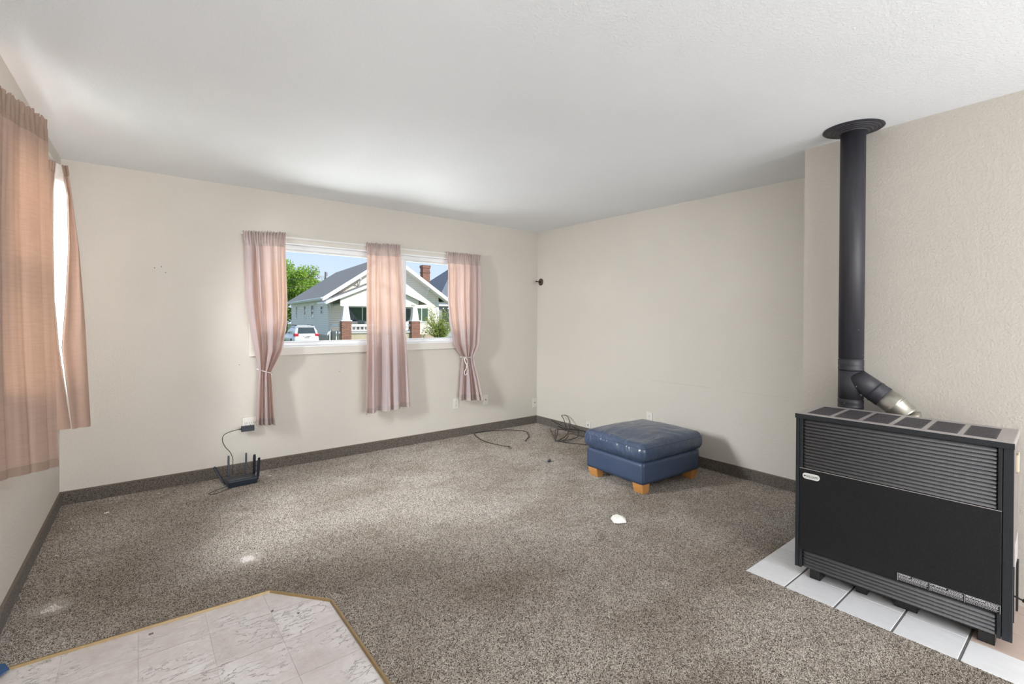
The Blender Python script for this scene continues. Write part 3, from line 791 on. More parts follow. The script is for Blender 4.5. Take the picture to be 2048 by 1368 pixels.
fl = NB(); lathe(fl, [(.145, H-.550-.0005), (.147, H-.550-.004), (.138, H-.55-.007), (.128, H-.55-.007), (.124, H-.55-.012), (.112, H-.55-.012), (.107, H-.55-.017), (.094, H-.55-.017), (.089, H-.55-.022), (.076, H-.55-.022), (.071, H-.55-.028), (.05, H-.55-.028)], 56)
o_ = new_obj('ceiling_collar', fl, M['pipe'], sp); o_['label'] = 'round stepped ceiling collar'
for a_, b_ in (((-.046, -.040, .43), (-.054, -.044, .425)), ((-.03, -.055, .38), (-.035, -.062, .376))):
    bm = NB(); tube(bm, [a_, b_], .005, 8); new_obj('screw', bm, M['galv'], sp)

# ------------------------------------------------------------------ ottoman
ot = thing('ottoman', 'dark blue leather ottoman on short orange wooden feet by the wall', 'ottoman', (-1.022, -2.385, 0), R(-2.7))
OW, OD = .735, .60        # x to the right, y away from the viewer
def rbox(sx, sy, sz, n=(30, 24, 8), r=.05, f=None):
    """rounded box 0..sx,0..sy,0..sz with displaced surface"""
    bm = NB(); nx, ny, nz = n
    grid = {}
    def vert(i, j, k):
        key = (i, j, k)
        if key not in grid:
            p = Vector((sx*i/nx, sy*j/ny, sz*k/nz))
            c = Vector((min(max(p.x, r), sx-r), min(max(p.y, r), sy-r), min(max(p.z, r), sz-r)))
            d = p-c
            if d.length > 1e-6:
                q = Vector([(-1 if x < 0 else 1)*abs(x)/r for x in d]); m = max(abs(q.x), abs(q.y), abs(q.z))
                d = d.normalized()*r*m
            p2 = c+d
            nn = d.normalized() if d.length > 1e-6 else Vector((0, 0, 1 if k == nz else -1 if k == 0 else 0))
            if f: p2 = f(p2, nn)
            grid[key] = bm.verts.new(p2)
        return grid[key]
    for i in range(nx):
        for j in range(ny):
            bm.faces.new((vert(i, j, 0), vert(i, j+1, 0), vert(i+1, j+1, 0), vert(i+1, j, 0)))
            bm.faces.new((vert(i, j, nz), vert(i+1, j, nz), vert(i+1, j+1, nz), vert(i, j+1, nz)))
    for i in range(nx):
        for k in range(nz):
            bm.faces.new((vert(i, 0, k), vert(i+1, 0, k), vert(i+1, 0, k+1), vert(i, 0, k+1)))
            bm.faces.new((vert(i, ny, k), vert(i, ny, k+1), vert(i+1, ny, k+1), vert(i+1, ny, k)))
    for j in range(ny):
        for k in range(nz):
            bm.faces.new((vert(0, j, k), vert(0, j, k+1), vert(0, j+1, k+1), vert(0, j+1, k)))
            bm.faces.new((vert(nx, j, k), vert(nx, j+1, k), vert(nx, j+1, k+1), vert(nx, j, k+1)))
    return bm
from mathutils import noise as mnoise
def cush(p, n):
    x, y, z = p; u = x/(OW+.04); v = y/(OD+.04)
    if n.z > .3:
        z += .034*(math.sin(math.pi*min(max(u, 0), 1))*math.sin(math.pi*min(max(v, 0), 1)))**.7*n.z
        # drawn-in creases fanning from the front and right edge
        z += .0035*math.sin(34*(x*.5+y)+6*mnoise.noise(Vector((x*4, y*4, 0))))*math.exp(-((y-.10)/.14)**2)*math.exp(-((x-.45)/.25)**2)
        z += .003*mnoise.noise(Vector((x*7, y*16, 0)))
        z -= .018*math.exp(-(((x-.10)/.10)**2+((y-.22)/.16)**2))
    side = 1-abs(n.z)
    bul = .012*math.sin(math.pi*min(max(z/.15, 0), 1))*side
    cr_ = .008*mnoise.noise(Vector((x*9, y*9, z*13)))*side*(1 if n.x < -.3 else .4)
    return Vector((x, y, z)) + Vector((n.x, n.y, 0))*(bul+cr_)
cu_ = new_obj('cushion', rbox(OW+.04, OD+.04, .150, (56, 48, 14), .045, cush), M['leather'], ot, True, (-.02, -.02, .245))
def edge_tube(x0, x1, y0, y1, z, r, rad, sag=0):
    pts = []
    for cx, cy, a0 in ((x1-r, y1-r, 0), (x0+r, y1-r, 90), (x0+r, y0+r, 180), (x1-r, y0+r, 270)):
        for k in range(6):
            a = R(a0+90*k/5); pts.append((cx+r*math.cos(a), cy+r*math.sin(a), z))
    pts.append(pts[0]); bm = NB(); tube(bm, pts, rad, 6, False); return bm
new_obj('seam', edge_tube(-.0265, OW+.0265, -.0265, OD+.0265, .361, .040, .0012), M['thread'], cu_, loc=(.02, .02, -.245))
new_obj('base', rbox(OW, OD, .170, (24, 20, 6), .014), M['leather_flat'], ot, True, (0, 0, .076))
bm = NB()
for x, y in ((0, 0),): tube(bm, [(x+(.003 if x == 0 else -.003), y+(.003 if y == 0 else -.003), .085), (x+(.003 if x == 0 else -.003), y+(.003 if y == 0 else -.003), .24)], .0018, 6)
new_obj('corner_seam', bm, M['thread'], ot)
def leg(fx, fy):
    """wedge foot whose outer faces sweep inwards to the floor"""
    bm = NB(); n = 7; rings = []
    for k in range(n+1):
        t = k/n; z = .080*t; ins = .020*(1-t)**1.6
        x0, x1, y0, y1 = .010+ins, .095-ins*.2, .010+ins*.4, .110-ins*.2
        pts = [(x0, y0), (x1, y0), (x1, y1), (x0, y1)]
        rings.append([bm.verts.new((x if fx == 0 else OW-x, y if fy == 0 else OD-y, z+.001)) for x, y in pts])
    for i in range(n):
        for q in range(4): bm.faces.new((rings[i][q], rings[i][(q+1) % 4], rings[i+1][(q+1) % 4], rings[i+1][q]))
    bm.faces.new(rings[0]); bm.faces.new(rings[-1])
    bmesh.ops.recalc_face_normals(bm, faces=bm.faces)
    bmesh.ops.bevel(bm, geom=[e for e in bm.edges if e.calc_face_angle(0) > .6], offset=.003, segments=2, affect='EDGES')
    new_obj('leg', bm, M['wood'], ot, loc=None)
for a in (0, 1):
    for b in (0, 1): leg(a, b)

# ------------------------------------------------------------------ outlets and wall plates
def face_xf(o, side):
    o.rotation_euler.z = 0 if side == 'back' else R(-90)
def outlet(label, loc, side, kind, w=.070, h=.114, group='wall outlets and cable plates'):
    o = thing('wall_outlet' if kind == 'duplex' else 'cable_plate', label, 'wall plate', loc, 0 if side == 'back' else R(-90), group)
    pl = new_obj('plate', box(NB(), -w/2, w/2, -.006, 0, -h/2, h/2, .002, 2), M['plate'], o)
    if kind == 'duplex':
        for s in (-1, 1):
            rc = new_obj('receptacle', prism(NB(), rounded(-.0165, .0165, s*.0195-.0145, s*.0195+.0145, .010, 5), 'y', -.0085, -.0055), M['plate'], o)
            z = s*.0195
            new_obj('slot', boxes([(-.008, -.0058, -.0088, -.0084, z-.002, z+.007), (.0058, .008, -.0088, -.0084, z-.001, z+.007), (-.0022, .0022, -.0088, -.0084, z-.010, z-.0055)]), M['slot'], rc)
        bm = NB(); tube(bm, [(0, -.0075, 0), (0, -.005, 0)], .003, 8); new_obj('screw', bm, M['plate'], o)
    else:
        bm = NB(); tube(bm, [(0, -.016, 0), (0, -.005, 0)], .0055, 10); new_obj('jack', bm, M['bronze'], o)
        for s in (-1, 1):
            bm = NB(); tube(bm, [(0, -.0075, s*h*.37), (0, -.005, s*h*.37)], .0035, 8); new_obj('screw', bm, M['galv'], o)
    return o
outlet('duplex outlet left of the cord-tied curtain hem', (-1.211, 0, .376), 'back', 'duplex')
outlet('cable plate right of the cord-tied curtain hem', (-.806, 0, .378), 'back', 'coax')
outlet('cable plate right beside the room corner', (-.043, 0, .262), 'back', 'coax')
outlet('duplex outlet peeking out above the back of the blue ottoman', (0, -1.713, .352), 'right', 'duplex')
outlet('low cable plate left of the blue ottoman above the black cable tangle', (0, -.895, .135), 'right', 'coax', h=.075)
# six-way tap behind the tied curtain
o = thing('outlet_tap', 'beige six-way outlet tap behind the tied curtain hem above the black adapter', 'outlet', (-3.272, 0, .430), 0)
new_obj('tap_body', box(NB(), -.058, .060, -.032, 0, -.045, .052, .004, 2), M['plate'], o)
new_obj('ridge', box(NB(), -.050, .052, -.034, -.030, -.035, .025, .001, 1), M['plate'], o)
bm = NB()
for cx in (-.033, .001, .035):
    box(bm, cx-.008, cx-.0055, -.0345, -.0338, -.002, .010); box(bm, cx+.0055, cx+.008, -.0345, -.0338, -.002, .010); box(bm, cx-.0025, cx+.0025, -.0345, -.0338, -.014, -.009)
new_obj('slots', bm, M['slot'], o)
ad = thing('power_adapter', 'black power adapter plugged in below the outlet tap', 'adapter', (-3.292, -.034, .392), 0)
new_obj('adapter_body', box(NB(), -.050, .048, -.030, .0, -.022, .024, .004, 2), M['router'], ad)
new_obj('groove', box(NB(), -.046, .044, -.0305, -.0295, .010, .012), M['hollow'], ad)
bm = NB()
tube(bm, smooth_path([(-.050, -.012, .0), (-.075, -.014, -.001), (-.125, -.012, -.010), (-.172, -.010, -.030), (-.185, -.010, -.072), (-.165, -.012, -.130), (-.130, -.015, -.180), (-.112, -.030, -.235), (-.118, -.06, -.29), (-.125, -.10, -.345)]), .0028, 8)
tube(bm, [(-.050, -.012, 0), (-.064, -.0125, 0)], [.006, .0035], 10)
new_obj('cord', bm, M['cable'], ad, True)

# ------------------------------------------------------------------ router
rt = thing('router', 'black router with upright antennas on the carpet by the wall', 'router', (-3.470, -.336, .003), R(3.4))
bm = prism(NB(), [(.004, 0), (.0, .044), (.010, .051), (.175, .036), (.185, .0)], 'x', 0, .205, .003)
new_obj('body', bm, M['router'], rt)
bm = NB()
for k in range(8): box(bm, .066+.012*k, .071+.012*k, .012, .015, .0498, .0514)
new_obj('status_lights', bm, M['led'], rt)
bm = NB()
for k in range(9): box(bm, .03+.017*k, .036+.017*k, .08, .15, .0355, .0405)
new_obj('vent_ribs', bm, M['router'], rt)
def antenna(base, tip, w=.011, t=.006, wd=(1, 0, 0)):
    b = Vector(base); e = Vector(tip); d = (e-b).normalized(); wv = Vector(wd); wv = (wv-d*wv.dot(d)).normalized(); tv = d.cross(wv)
    bm = NB(); st = [(0, .55), (.12, .6), (.14, 1), (.88, 1.0), (1, .85)]
    rings = []
    for s, k in st:
        c = b+(e-b)*s
        rings.append([bm.verts.new(c+wv*(w*k*sx)+tv*(t*k*sy)) for sx, sy in ((-1, -1), (1, -1), (1, 1), (-1, 1))])
    for i in range(len(rings)-1):
        for q in range(4): bm.faces.new((rings[i][q], rings[i][(q+1) % 4], rings[i+1][(q+1) % 4], rings[i+1][q]))
    bm.faces.new(rings[0]); bm.faces.new(rings[-1]); bmesh.ops.recalc_face_normals(bm, faces=bm.faces)
    bmesh.ops.bevel(bm, geom=bm.edges[:], offset=.0012, segments=1, affect='EDGES')
    new_obj('antenna', bm, M['router'], rt)
antenna((.035, .180, .012), (.037, .195, .205), .0075, .004)
antenna((.160, .180, .012), (.165, .195, .205), .0075, .004)
antenna((.214, .150, .008), (.219, .160, .190), .011, .004, (1, .4, 0))
antenna((.220, .060, .008), (.231, .065, .182), .011, .004, (1, .4, 0))
antenna((-.012, .060, .015), (-.080, .10, .160), .013, .004, (1, 1, 0))
bm = NB()
tube(bm, smooth_path([(-.004, .03, .010), (-.05, .02, .005), (-.10, -.01, .004), (-.14, -.045, .004), (-.11, -.075, .004), (-.06, -.06, .004), (-.02, -.03, .004), (.02, -.02, .004)]), .0022, 7)
new_obj('cable', bm, M['cable'], rt, True)

# ------------------------------------------------------------------ loose cables on the carpet
def cable(name, label, paths, r=.004, group=None):
    bm = NB()
    for p in paths: tube(bm, smooth_path(p, 8), r, 8)
    return tag(new_obj(name, bm, M['cable'], smooth=True), label, 'cable', group)
cable('coaxial_cable', 'thin black cable end lying across the carpet below the right curtain', [[(-.985, -.03, .010), (-1.03, -.14, .007), (-1.075, -.33, .007), (-1.075, -.45, .007), (-1.045, -.58, .007), (-1.005, -.70, .007)]])
bm = NB(); tube(bm, [(-1.005, -.70, .008), (-1.0, -.722, .008)], .007, 8); tube(bm, [(-1.02, -.745, .007), (-1.01, -.765, .007)], .006, 8)
new_obj('plug', bm, M['bronze'], [o for o in bpy.data.objects if o.name == 'coaxial_cable'][0])
cable('looped_cable', 'black cable curving along the back skirting near the corner', [[(-.96, -.022, .012), (-.84, -.025, .010), (-.70, -.06, .007), (-.55, -.12, .007), (-.44, -.28, .007), (-.50, -.42, .007), (-.60, -.54, .007), (-.68, -.60, .007), (-.72, -.635, .007)]])
bm = NB()
cable('cable_tangle', 'tangle of stiff black cable on the carpet left of the ottoman', [
    [(-.025, -.30, .095), (-.06, -.36, .09), (-.10, -.55, .075), (-.18, -.72, .06), (-.10, -.60, .15), (-.06, -.52, .185), (-.05, -.60, .19), (-.12, -.72, .13), (-.24, -.80, .05), (-.36, -.83, .015), (-.46, -.84, .008), (-.38, -.76, .03), (-.25, -.62, .06), (-.12, -.66, .05)],
    [(-.46, -.835, .010), (-.41, -.94, .007), (-.34, -1.05, .007), (-.30, -1.14, .007), (-.22, -1.18, .007)],
    [(-.46, -.83, .012), (-.33, -.73, .05), (-.20, -.60, .09), (-.10, -.56, .05), (-.04, -.62, .04), (-.03, -.85, .06), (-.05, -.98, .04)],
    [(-.40, -.90, .007), (-.30, -.86, .030), (-.20, -.80, .045), (-.14, -.90, .03), (-.10, -1.02, .02), (-.16, -1.12, .01)],
    [(-.44, -.86, .008), (-.30, -.92, .02), (-.18, -.90, .03), (-.08, -.80, .06), (-.06, -.70, .09)],
    [(-.12, -.38, .007), (-.30, -.62, .012), (-.45, -.83, .008)]], .0042)
# ------------------------------------------------------------------ small things
bm = NB()
vs = [bm.verts.new(p) for p in ((-.050, -.012, .0), (-.030, .045, .004), (.022, .040, .006), (.062, .002, .004), (.030, -.048, .0), (-.028, -.040, .002), (-.020, .030, .030), (.008, .022, .034), (.012, -.022, .030), (-.028, -.016, .022), (.040, .008, .022), (.030, -.026, .016))]
for f in ((0, 1, 6, 9), (1, 2, 7, 6), (2, 3, 10, 7), (3, 4, 11, 10), (4, 5, 8, 11), (5, 0, 9, 8), (6, 7, 8, 9), (7, 10, 11, 8), (5, 4, 3, 2, 1, 0)): bm.faces.new([vs[i] for i in f])
bmesh.ops.recalc_face_normals(bm, faces=bm.faces)
tag(new_obj('crumpled_paper', bm, M['paper'], loc=(-1.515, -2.555, .002), rotz=R(-10)), 'crumpled scrap of white paper on the carpet', 'paper')
tag(new_obj('plastic_cap', box(NB(), -.026, .026, -.010, .010, 0, .016, .003, 2), M['router'], loc=(-1.0, -1.32, .002), rotz=R(25)), 'small black plastic piece on the carpet left of the ottoman', 'plastic piece')
tag(new_obj('paper_scrap', box(NB(), -.014, .014, -.005, .005, 0, .005, .001, 1), M['paper'], loc=(-4.19, -.366, .002), rotz=R(15)), 'tiny white scrap on the carpet near the left corner', 'scrap')
rnd = random.Random(5)
for x, y, lb in ((-4.35, -.55, 'tiny white thread on the carpet by the left skirting, nearer the corner'), (-4.38, -.95, 'tiny white thread on the carpet by the left skirting, farther from the corner'), (-3.9, -.14, 'tiny white thread at the foot of the back skirting left of the router'), (-3.15, -.20, 'tiny white thread on the carpet just right of the router')):
    bm = NB(); box(bm, -.012, .012, -.0015, .0015, 0, .003)
    tag(new_obj('thread_scrap', bm, M['paper'], loc=(x, y, .002), rotz=rnd.uniform(0, 3)), lb, 'scrap', 'white threads on the carpet')
bm = NB(); prism(bm, [(-4.475, -1.935), (-4.425, -1.962), (-4.405, -2.015), (-4.43, -2.04), (-4.48, -2.045)], 'z', .004, .007)
tag(new_obj('tape_scrap', bm, M['tape']), 'blue painter tape scrap on the end of the floor strip', 'tape')
for k, (x, y, lb) in enumerate(((-3.98, -2.07, 'dark dirt clump on the entry tiles close to the brass strip'), (-3.54, -2.21, 'dark dirt speck beside the entry tile seam under the strip corner'), (-3.45, -2.30, 'smallest dark dirt speck, on the entry tile nearest the cut corner'))):
    bm = NB(); box(bm, -.008+.002*k, .008-.002*k, -.004, .004, 0, .004, .001, 1)
    tag(new_obj('dirt_clump', bm, M['binding'], loc=(x, y, -.006), rotz=k), lb, 'dirt', 'dirt clumps on the entry tiles')
# curtain hold-back hook at the corner
hk = thing('holdback_hook', 'dark bronze curtain holdback on the right wall at the corner', 'hook', (0, -.066, 1.800), R(-90))
bm = NB(); tube(bm, [(0, 0, 0), (0, -.006, 0), (0, -.012, 0)], [.044, .044, .032], 28); new_obj('rosette', bm, M['bronze'], hk, True)
bm = NB(); tube(bm, [(0, -.010, 0), (0, -.055, .003), (0, -.075, .004), (0, -.085, .004)], [.010, .006, .009, .009], 12); new_obj('peg', bm, M['bronze'], hk, True)

# ================================================================== OUTSIDE
K = 1.45
GZ = -1.05
HY = R(-5.6)
def zz(z): return 1.348+K*(z-1.348)
def m_siding(name, col, gap=.16, vary=.06):
    t = NT(name); v = t.coord(); sx = t.n('SeparateXYZ'); t.l(v, sx.inputs[0])
    f = t.math('FRACT', t.math('DIVIDE', sx.outputs[2], gap))
    n = t.noise(v, 3, 3)
    c = t.mix(n, tuple(x*(1-vary) for x in col), col)
    c = t.mix(t.ramp(f, [(.0, 1.0), (.22, 0.0)]), c, tuple(x*.55 for x in col))
    return t.done(t.bsdf(c, .6, 0, t.bump(f, .6, .02), .3))
M['siding'] = m_siding('cream_siding', (.93, .87, .75), .19)
M['siding_side'] = m_siding('white_siding', (.95, .88, .80), .21)
M['siding_far'] = m_siding('grey_siding', (.46, .47, .47), .3)
M['white_trim'] = plain('white_house_trim', (.84, .83, .81), .5, 0, .03, 2)
def m_shingle(name, a, b):
    t = NT(name); v = t.coord(); br = t.n('TexBrick'); t.l(t.coord(scale=(1, 1, 1)), br.inputs[0]); br.inputs['Scale'].default_value = 2.4
    br.inputs['Color1'].default_value = (*a, 1); br.inputs['Color2'].default_value = (*b, 1); br.inputs['Mortar'].default_value = tuple(x*.8 for x in a)+(1,)
    br.inputs['Brick Width'].default_value = .5; br.inputs['Row Height'].default_value = .2; br.inputs['Mortar Size'].default_value = .012
    c = t.mix(t.ramp(t.noise(v, 9, 5, .7), [(.3, 0.0), (.7, 1.0)]), br.outputs[0], tuple(x*1.25 for x in b))
    return t.done(t.bsdf(c, .9, 0, t.bump(br.outputs[1], .2, .01), .1))
M['shingle'] = m_shingle('grey_shingle', (.225, .205, .18), (.30, .275, .245))
M['shingle_b'] = m_shingle('grey_shingle_far', (.13, .135, .15), (.20, .205, .22))
def m_brick(name):
    t = NT(name); br = t.n('TexBrick')
    v = t.coord(); sx = t.n('SeparateXYZ'); t.l(v, sx.inputs[0]); cb = t.n('CombineXYZ')
    t.l(t.math('ADD', sx.outputs[0], sx.outputs[1]), cb.inputs[0]); t.l(sx.outputs[2], cb.inputs[1]); t.l(cb.outputs[0], br.inputs[0])
    br.inputs['Scale'].default_value = 1; br.inputs['Brick Width'].default_value = .22; br.inputs['Row Height'].default_value = .080; br.inputs['Mortar Size'].default_value = .014
    br.inputs['Color1'].default_value = (.30, .075, .040, 1); br.inputs['Color2'].default_value = (.10, .035, .028, 1); br.inputs['Mortar'].default_value = (.36, .26, .20, 1)
    return t.done(t.bsdf(br.outputs[0], .85, 0, t.bump(br.outputs[1], -.4, .01), .2))
M['brick'] = m_brick('red_brick')
M['tan'] = plain('tan_foundation', (.50, .42, .30), .85, 0, .15, 6)
M['dark_glass'] = plain('dark_house_glass', (.035, .05, .045), .12, 0, .3, 2, 0, .8)
M['green_drape'] = plain('green_drape', (.07, .12, .08), .8, 0, .3, 3)
M['asphalt'] = plain('asphalt', (.30, .30, .30), .9, 0, .15, 3, .3)
M['concrete'] = plain('concrete', (.50, .49, .46), .85, 0, .1, 3, .2)
M['lawn'] = plain('lawn', (.13, .19, .06), .95, 0, .3, 12, .5)
M['car_paint'] = plain('white_car_paint', (.78, .79, .80), .18, 0, .01, 3, 0, .7)
M['car_glass'] = plain('dark_car_glass', (.030, .042, .042), .08, 0, .2, 3, 0, .9)
M['red_lens'] = plain('red_lens', (.50, .02, .03), .2, 0, .1, 30)
M['tyre'] = plain('tyre_rubber', (.03, .03, .03), .8)
M['pole_wood'] = plain('pole_wood', (.16, .13, .11), .9)

tag(new_obj('road', boxes([(-30, 45, 6.0, 27, GZ-.12, GZ)]), M['asphalt']), kind='structure')
tag(new_obj('lawn_near', boxes([(-30, 45, .5, 6.0, GZ-.10, GZ+.01)]), M['lawn']), kind='structure')
tag(new_obj('lawn_far', boxes([(-60, 110, 27, 150, GZ-.10, GZ+.01)]), M['lawn']), kind='structure')
tag(new_obj('lawn_side', boxes([(-30, -4.9, -20, .5, GZ-.10, GZ+.01)]), M['lawn']), kind='structure')

# ---- bungalow across the street (local frame: x along its front, y away from us)
hs = thing('bungalow', 'cream sided bungalow with grey gable roof and front porch across the street', 'house', (9.67, 40.07, 0), HY)
def P_(name, bm, mat, parent=None, smooth=False): return new_obj(name, bm, mat, parent or hs, smooth)
WID, DEP = 7.55*K, 15.4*K
EZ = zz(2.44); RZ = zz(5.42); CX = 3.9*K
X0, X1 = -.42*K, 8.25*K
slope = (RZ-EZ)/(CX-X0)
def roofz(x): return RZ-(CX-x)*slope if x < CX else RZ-(x-CX)*(RZ-EZ)/(X1-CX)
bm = prism(NB(), [(0, GZ), (WID, GZ), (WID, roofz(WID)-.15), (CX, RZ-.15), (0, roofz(0)-.15)], 'y', 0, DEP)
w_ = P_('wall', bm, [M['siding'], M['siding_side']])
for f in w_.data.polygons:
    if abs(f.normal.x) > .9: f.material_index = 1
def slab(p0, p1, y0, y1, th, mat, name, parent=None):
    (xa, za), (xb, zb) = p0, p1
    return P_(name, prism(NB(), [(xa, za), (xb, zb), (xb, zb+th), (xa, za+th)], 'y', y0, y1), mat, parent)
rf = slab((X0, EZ), (CX, RZ), -.62*K, DEP+.5, .14, M['shingle'], 'roof')
slab((CX, RZ), (X1, EZ), -.62*K, DEP+.5, .14, M['shingle'], 'roof_slope', rf)
for (a, b) in (((X0-.05, EZ-.30), (CX, RZ-.30)), ((CX, RZ-.30), (X1+.05, EZ-.30))):
    slab(a, b, -.66*K, -.62*K+.03, .40, M['white_trim'], 'bargeboard', rf)
    slab(a, b, -.62*K, 0, .03, M['white_trim'], 'soffit', rf)
P_('fascia', boxes([(X0-.03, X0+.05, -.6*K, DEP+.5, EZ-.12, EZ+.12)]), M['white_trim'], rf)
P_('gutter', boxes([(X0-.16, X0-.02, -.6*K, DEP+.5, EZ-.02, EZ+.11)]), M['white_trim'], rf)
P_('eave_soffit', boxes([(X0, 0, -.1, DEP, EZ-.10, EZ-.06), (WID, X1-.1, -.1, DEP, EZ-.1, EZ-.06)]), M['white_trim'], rf)
bm = NB(); tube(bm, [(1.15*K, 8.3*K, zz(3.15)), (1.15*K, 8.3*K, zz(3.42))], .07, 10); P_('roof_vent', bm, M['shingle_b'], rf)
# brackets
for s in (1.9, 6.6):
    z = roofz(s*K)-.45
    bm = boxes([(s*K-.06, s*K+.06, -.55*K, 0, z, z+.12), (s*K-.06, s*K+.06, -.12, 0, z-.7, z+.1)])
    tube(bm, [(s*K, -.50*K, z+.02), (s*K, -.05, z-.6)], .05, 6); P_('bracket', bm, M['white_trim'])
# side windows and corner boards
for q_ in ((-.03, .14, -.03, .10, GZ+.3, EZ), (WID-.14, WID+.03, -.03, .1, GZ+.3, EZ), (-.03, .1, DEP-.12, DEP+.03, GZ+.3, EZ)): P_('corner_board', boxes([q_]), M['white_trim'])
P_('side_corner_board', boxes([(-.03, 0, 4.15*K-.06, 4.15*K+.06, GZ+.4, EZ-.1)]), M['white_trim'])
P_('foundation', boxes([(-.02, WID+.02, -.04, DEP, GZ, GZ+.62)]), M['tan'])
def hwin(y0, y1, z0, z1, side='side', x0=None, x1=None, drape=False, mull=True):
    if side == 'side':
        w = P_('window', boxes([(-.06, -.0, y0-.12, y1+.12, z0-.12, z0), (-.06, 0, y0-.12, y1+.12, z1, z1+.14), (-.06, 0, y0-.12, y0, z0, z1), (-.06, 0, y1, y1+.12, z0, z1), (-.05, 0, y0, y1, (z0+z1)/2-.03, (z0+z1)/2+.03)]), M['white_trim'])
        P_('pane', boxes([(-.025, -.005, y0, y1, z0, z1)]), M['dark_glass'], w)
    else:
        lst = [(x0-.1, x1+.1, -.07, 0, z0-.12, z0), (x0-.1, x1+.1, -.07, 0, z1, z1+.12), (x0-.1, x0, -.07, 0, z0, z1), (x1, x1+.1, -.07, 0, z0, z1)]
        if mull: lst.append(((x0+x1)/2-.04, (x0+x1)/2+.04, -.06, 0, z0, z1))
        w = P_('window', boxes(lst), M['white_trim'])
        P_('pane', boxes([(x0, x1, -.02, -.004, z0, z1)]), M['dark_glass'], w)
        if drape:
            xm = (x0+x1)/2
            bm = prism(NB(), [(xm+.04, z0), (x1, z0), (x1, z1), (xm+.04, z1)], 'y', -.030, -.024)
            bm = prism(bm, [(x0, z1), (xm-.04, z1), (xm-.04, z0), (xm-.3, z0)], 'y', -.030, -.024)
            P_('drape', bm, M['green_drape'], w)
for t0, t1, a, b in ((12.1, 12.7, 1.18, 2.12), (8.0, 8.6, 1.18, 2.10), (4.7, 5.6, 1.28, 2.10), (1.5, 2.1, 1.52, 1.98)):
    hwin(t0*K, t1*K, zz(a), zz(b))
hwin(0, 0, zz(1.02), zz(1.93), 'front', 1.25*K, 3.05*K, True)
hwin(0, 0, zz(1.03), zz(1.93), 'front', 5.80*K, 6.72*K, True)
dr = P_('front_door', boxes([(4.75*K, 5.60*K, -.06, 0, zz(.62), zz(1.95))]), M['white_trim'])
P_('pane', boxes([(4.9*K, 5.45*K, -.075, -.055, zz(1.03), zz(1.90))]), M['dark_glass'], dr)
# porch
PYF = -2.0*K
PX0, PX1, PCX = -.55*K, 5.98*K, 2.72*K
PE, PRZ = zz(2.16), zz(3.58)
pr = slab((PX0, PE), (PCX, PRZ), PYF-.35, 0, .14, M['shingle'], 'porch_roof')
slab((PCX, PRZ), (PX1, PE), PYF-.35, 0, .14, M['shingle'], 'roof_slope', pr)
for (a, b) in (((PX0-.03, PE-.16), (PCX, PRZ-.16)), ((PCX, PRZ-.16), (PX1+.03, PE-.16))):
    slab(a, b, PYF-.42, PYF-.34, .28, M['white_trim'], 'bargeboard', pr)
P_('gutter', boxes([(PX0-.12, PX0+.02, PYF-.35, .1, PE-.10, PE+.06)]), M['white_trim'], pr)
sl = (PRZ-PE)/(PCX-PX0)
zb = zz(1.97)
gx0 = .30*K; gx1 = 5.25*K
gb = prism(NB(), [(gx0, zb), (gx1, zb), (gx1, PRZ-.1-(gx1-PCX)*sl), (PCX, PRZ-.1), (gx0, PRZ-.1-(PCX-gx0)*sl)], 'y', PYF-.02, PYF+.18)
P_('porch_gable', gb, M['siding'], pr)
P_('porch_ceiling', boxes([(gx0, gx1, PYF, 0, zb+.12, zb+.18)]), M['white_trim'], pr)
for xa, xb in ((gx0-.0, gx0+.7), (gx1-.7, gx1)):
    P_('arch_bracket', prism(NB(), [(xa, zb), (xb, zb), ((xa+xb)/2+.12, zb-.05), ((xa+xb)/2-.12, zb-.05)], 'y', PYF, PYF+.15), M['white_trim'], pr)
P_('house_beam', boxes([(gx0, gx0+.2, PYF, 0, zb-.02, zb+.2), (gx1-.2, gx1, PYF, 0, zb-.02, zb+.2)]), M['white_trim'], pr)
for s in (.63, 5.0):
    x = s*K; zp = zz(1.06)
    pc = P_('porch_column', NB(), M['white_trim']) if False else None
    bm = NB(); a, b = .34, .19
    r0 = [bm.verts.new((x+sx*a, PYF+.1+sy*a, zp+.06)) for sx, sy in ((-1, -1), (1, -1), (1, 1), (-1, 1))]
    r1 = [bm.verts.new((x+sx*b, PYF+.1+sy*b, zb)) for sx, sy in ((-1, -1), (1, -1), (1, 1), (-1, 1))]
    for q in range(4): bm.faces.new((r0[q], r0[(q+1) % 4], r1[(q+1) % 4], r1[q]))
    bm.faces.new(r0[::-1]); bm.faces.new(r1)
    pc = P_('porch_column', bm, M['white_trim'])
    P_('cap', boxes([(x-.46, x+.46, PYF-.36, PYF+.56, zp-.02, zp+.07)]), M['white_trim'], pc)
    P_('brick_pier', boxes([(x-.41, x+.41, PYF-.31, PYF+.51, GZ, zp-.02)]), M['brick'], pc)
P_('porch_floor', boxes([(.2*K, 5.3*K, PYF-.1, 0, zz(.30), zz(.42))]), M['concrete'])
P_('porch_base', boxes([(.22*K, 5.28*K, PYF, -.02, GZ, zz(.30))]), M['tan'])
rl = P_('porch_railing', boxes([(.63*K+.4, 5.0*K-.4, PYF+.05, PYF+.25, zz(.72), zz(.86)), (.63*K+.4, 5.0*K-.4, PYF+.1, PYF+.2, zz(.45), zz(.52))]), M['white_trim'])
x = .63*K+.5
while x < 5*K-.45:
    P_('baluster', boxes([(x, x+.09, PYF+.12, PYF+.18, zz(.52), zz(.72))]), M['white_trim'], rl); x += .36
P_('side_rail', boxes([(.22*K, .30*K, PYF+.4, -.05, zz(.72), zz(.86))]), M['white_trim'], rl)
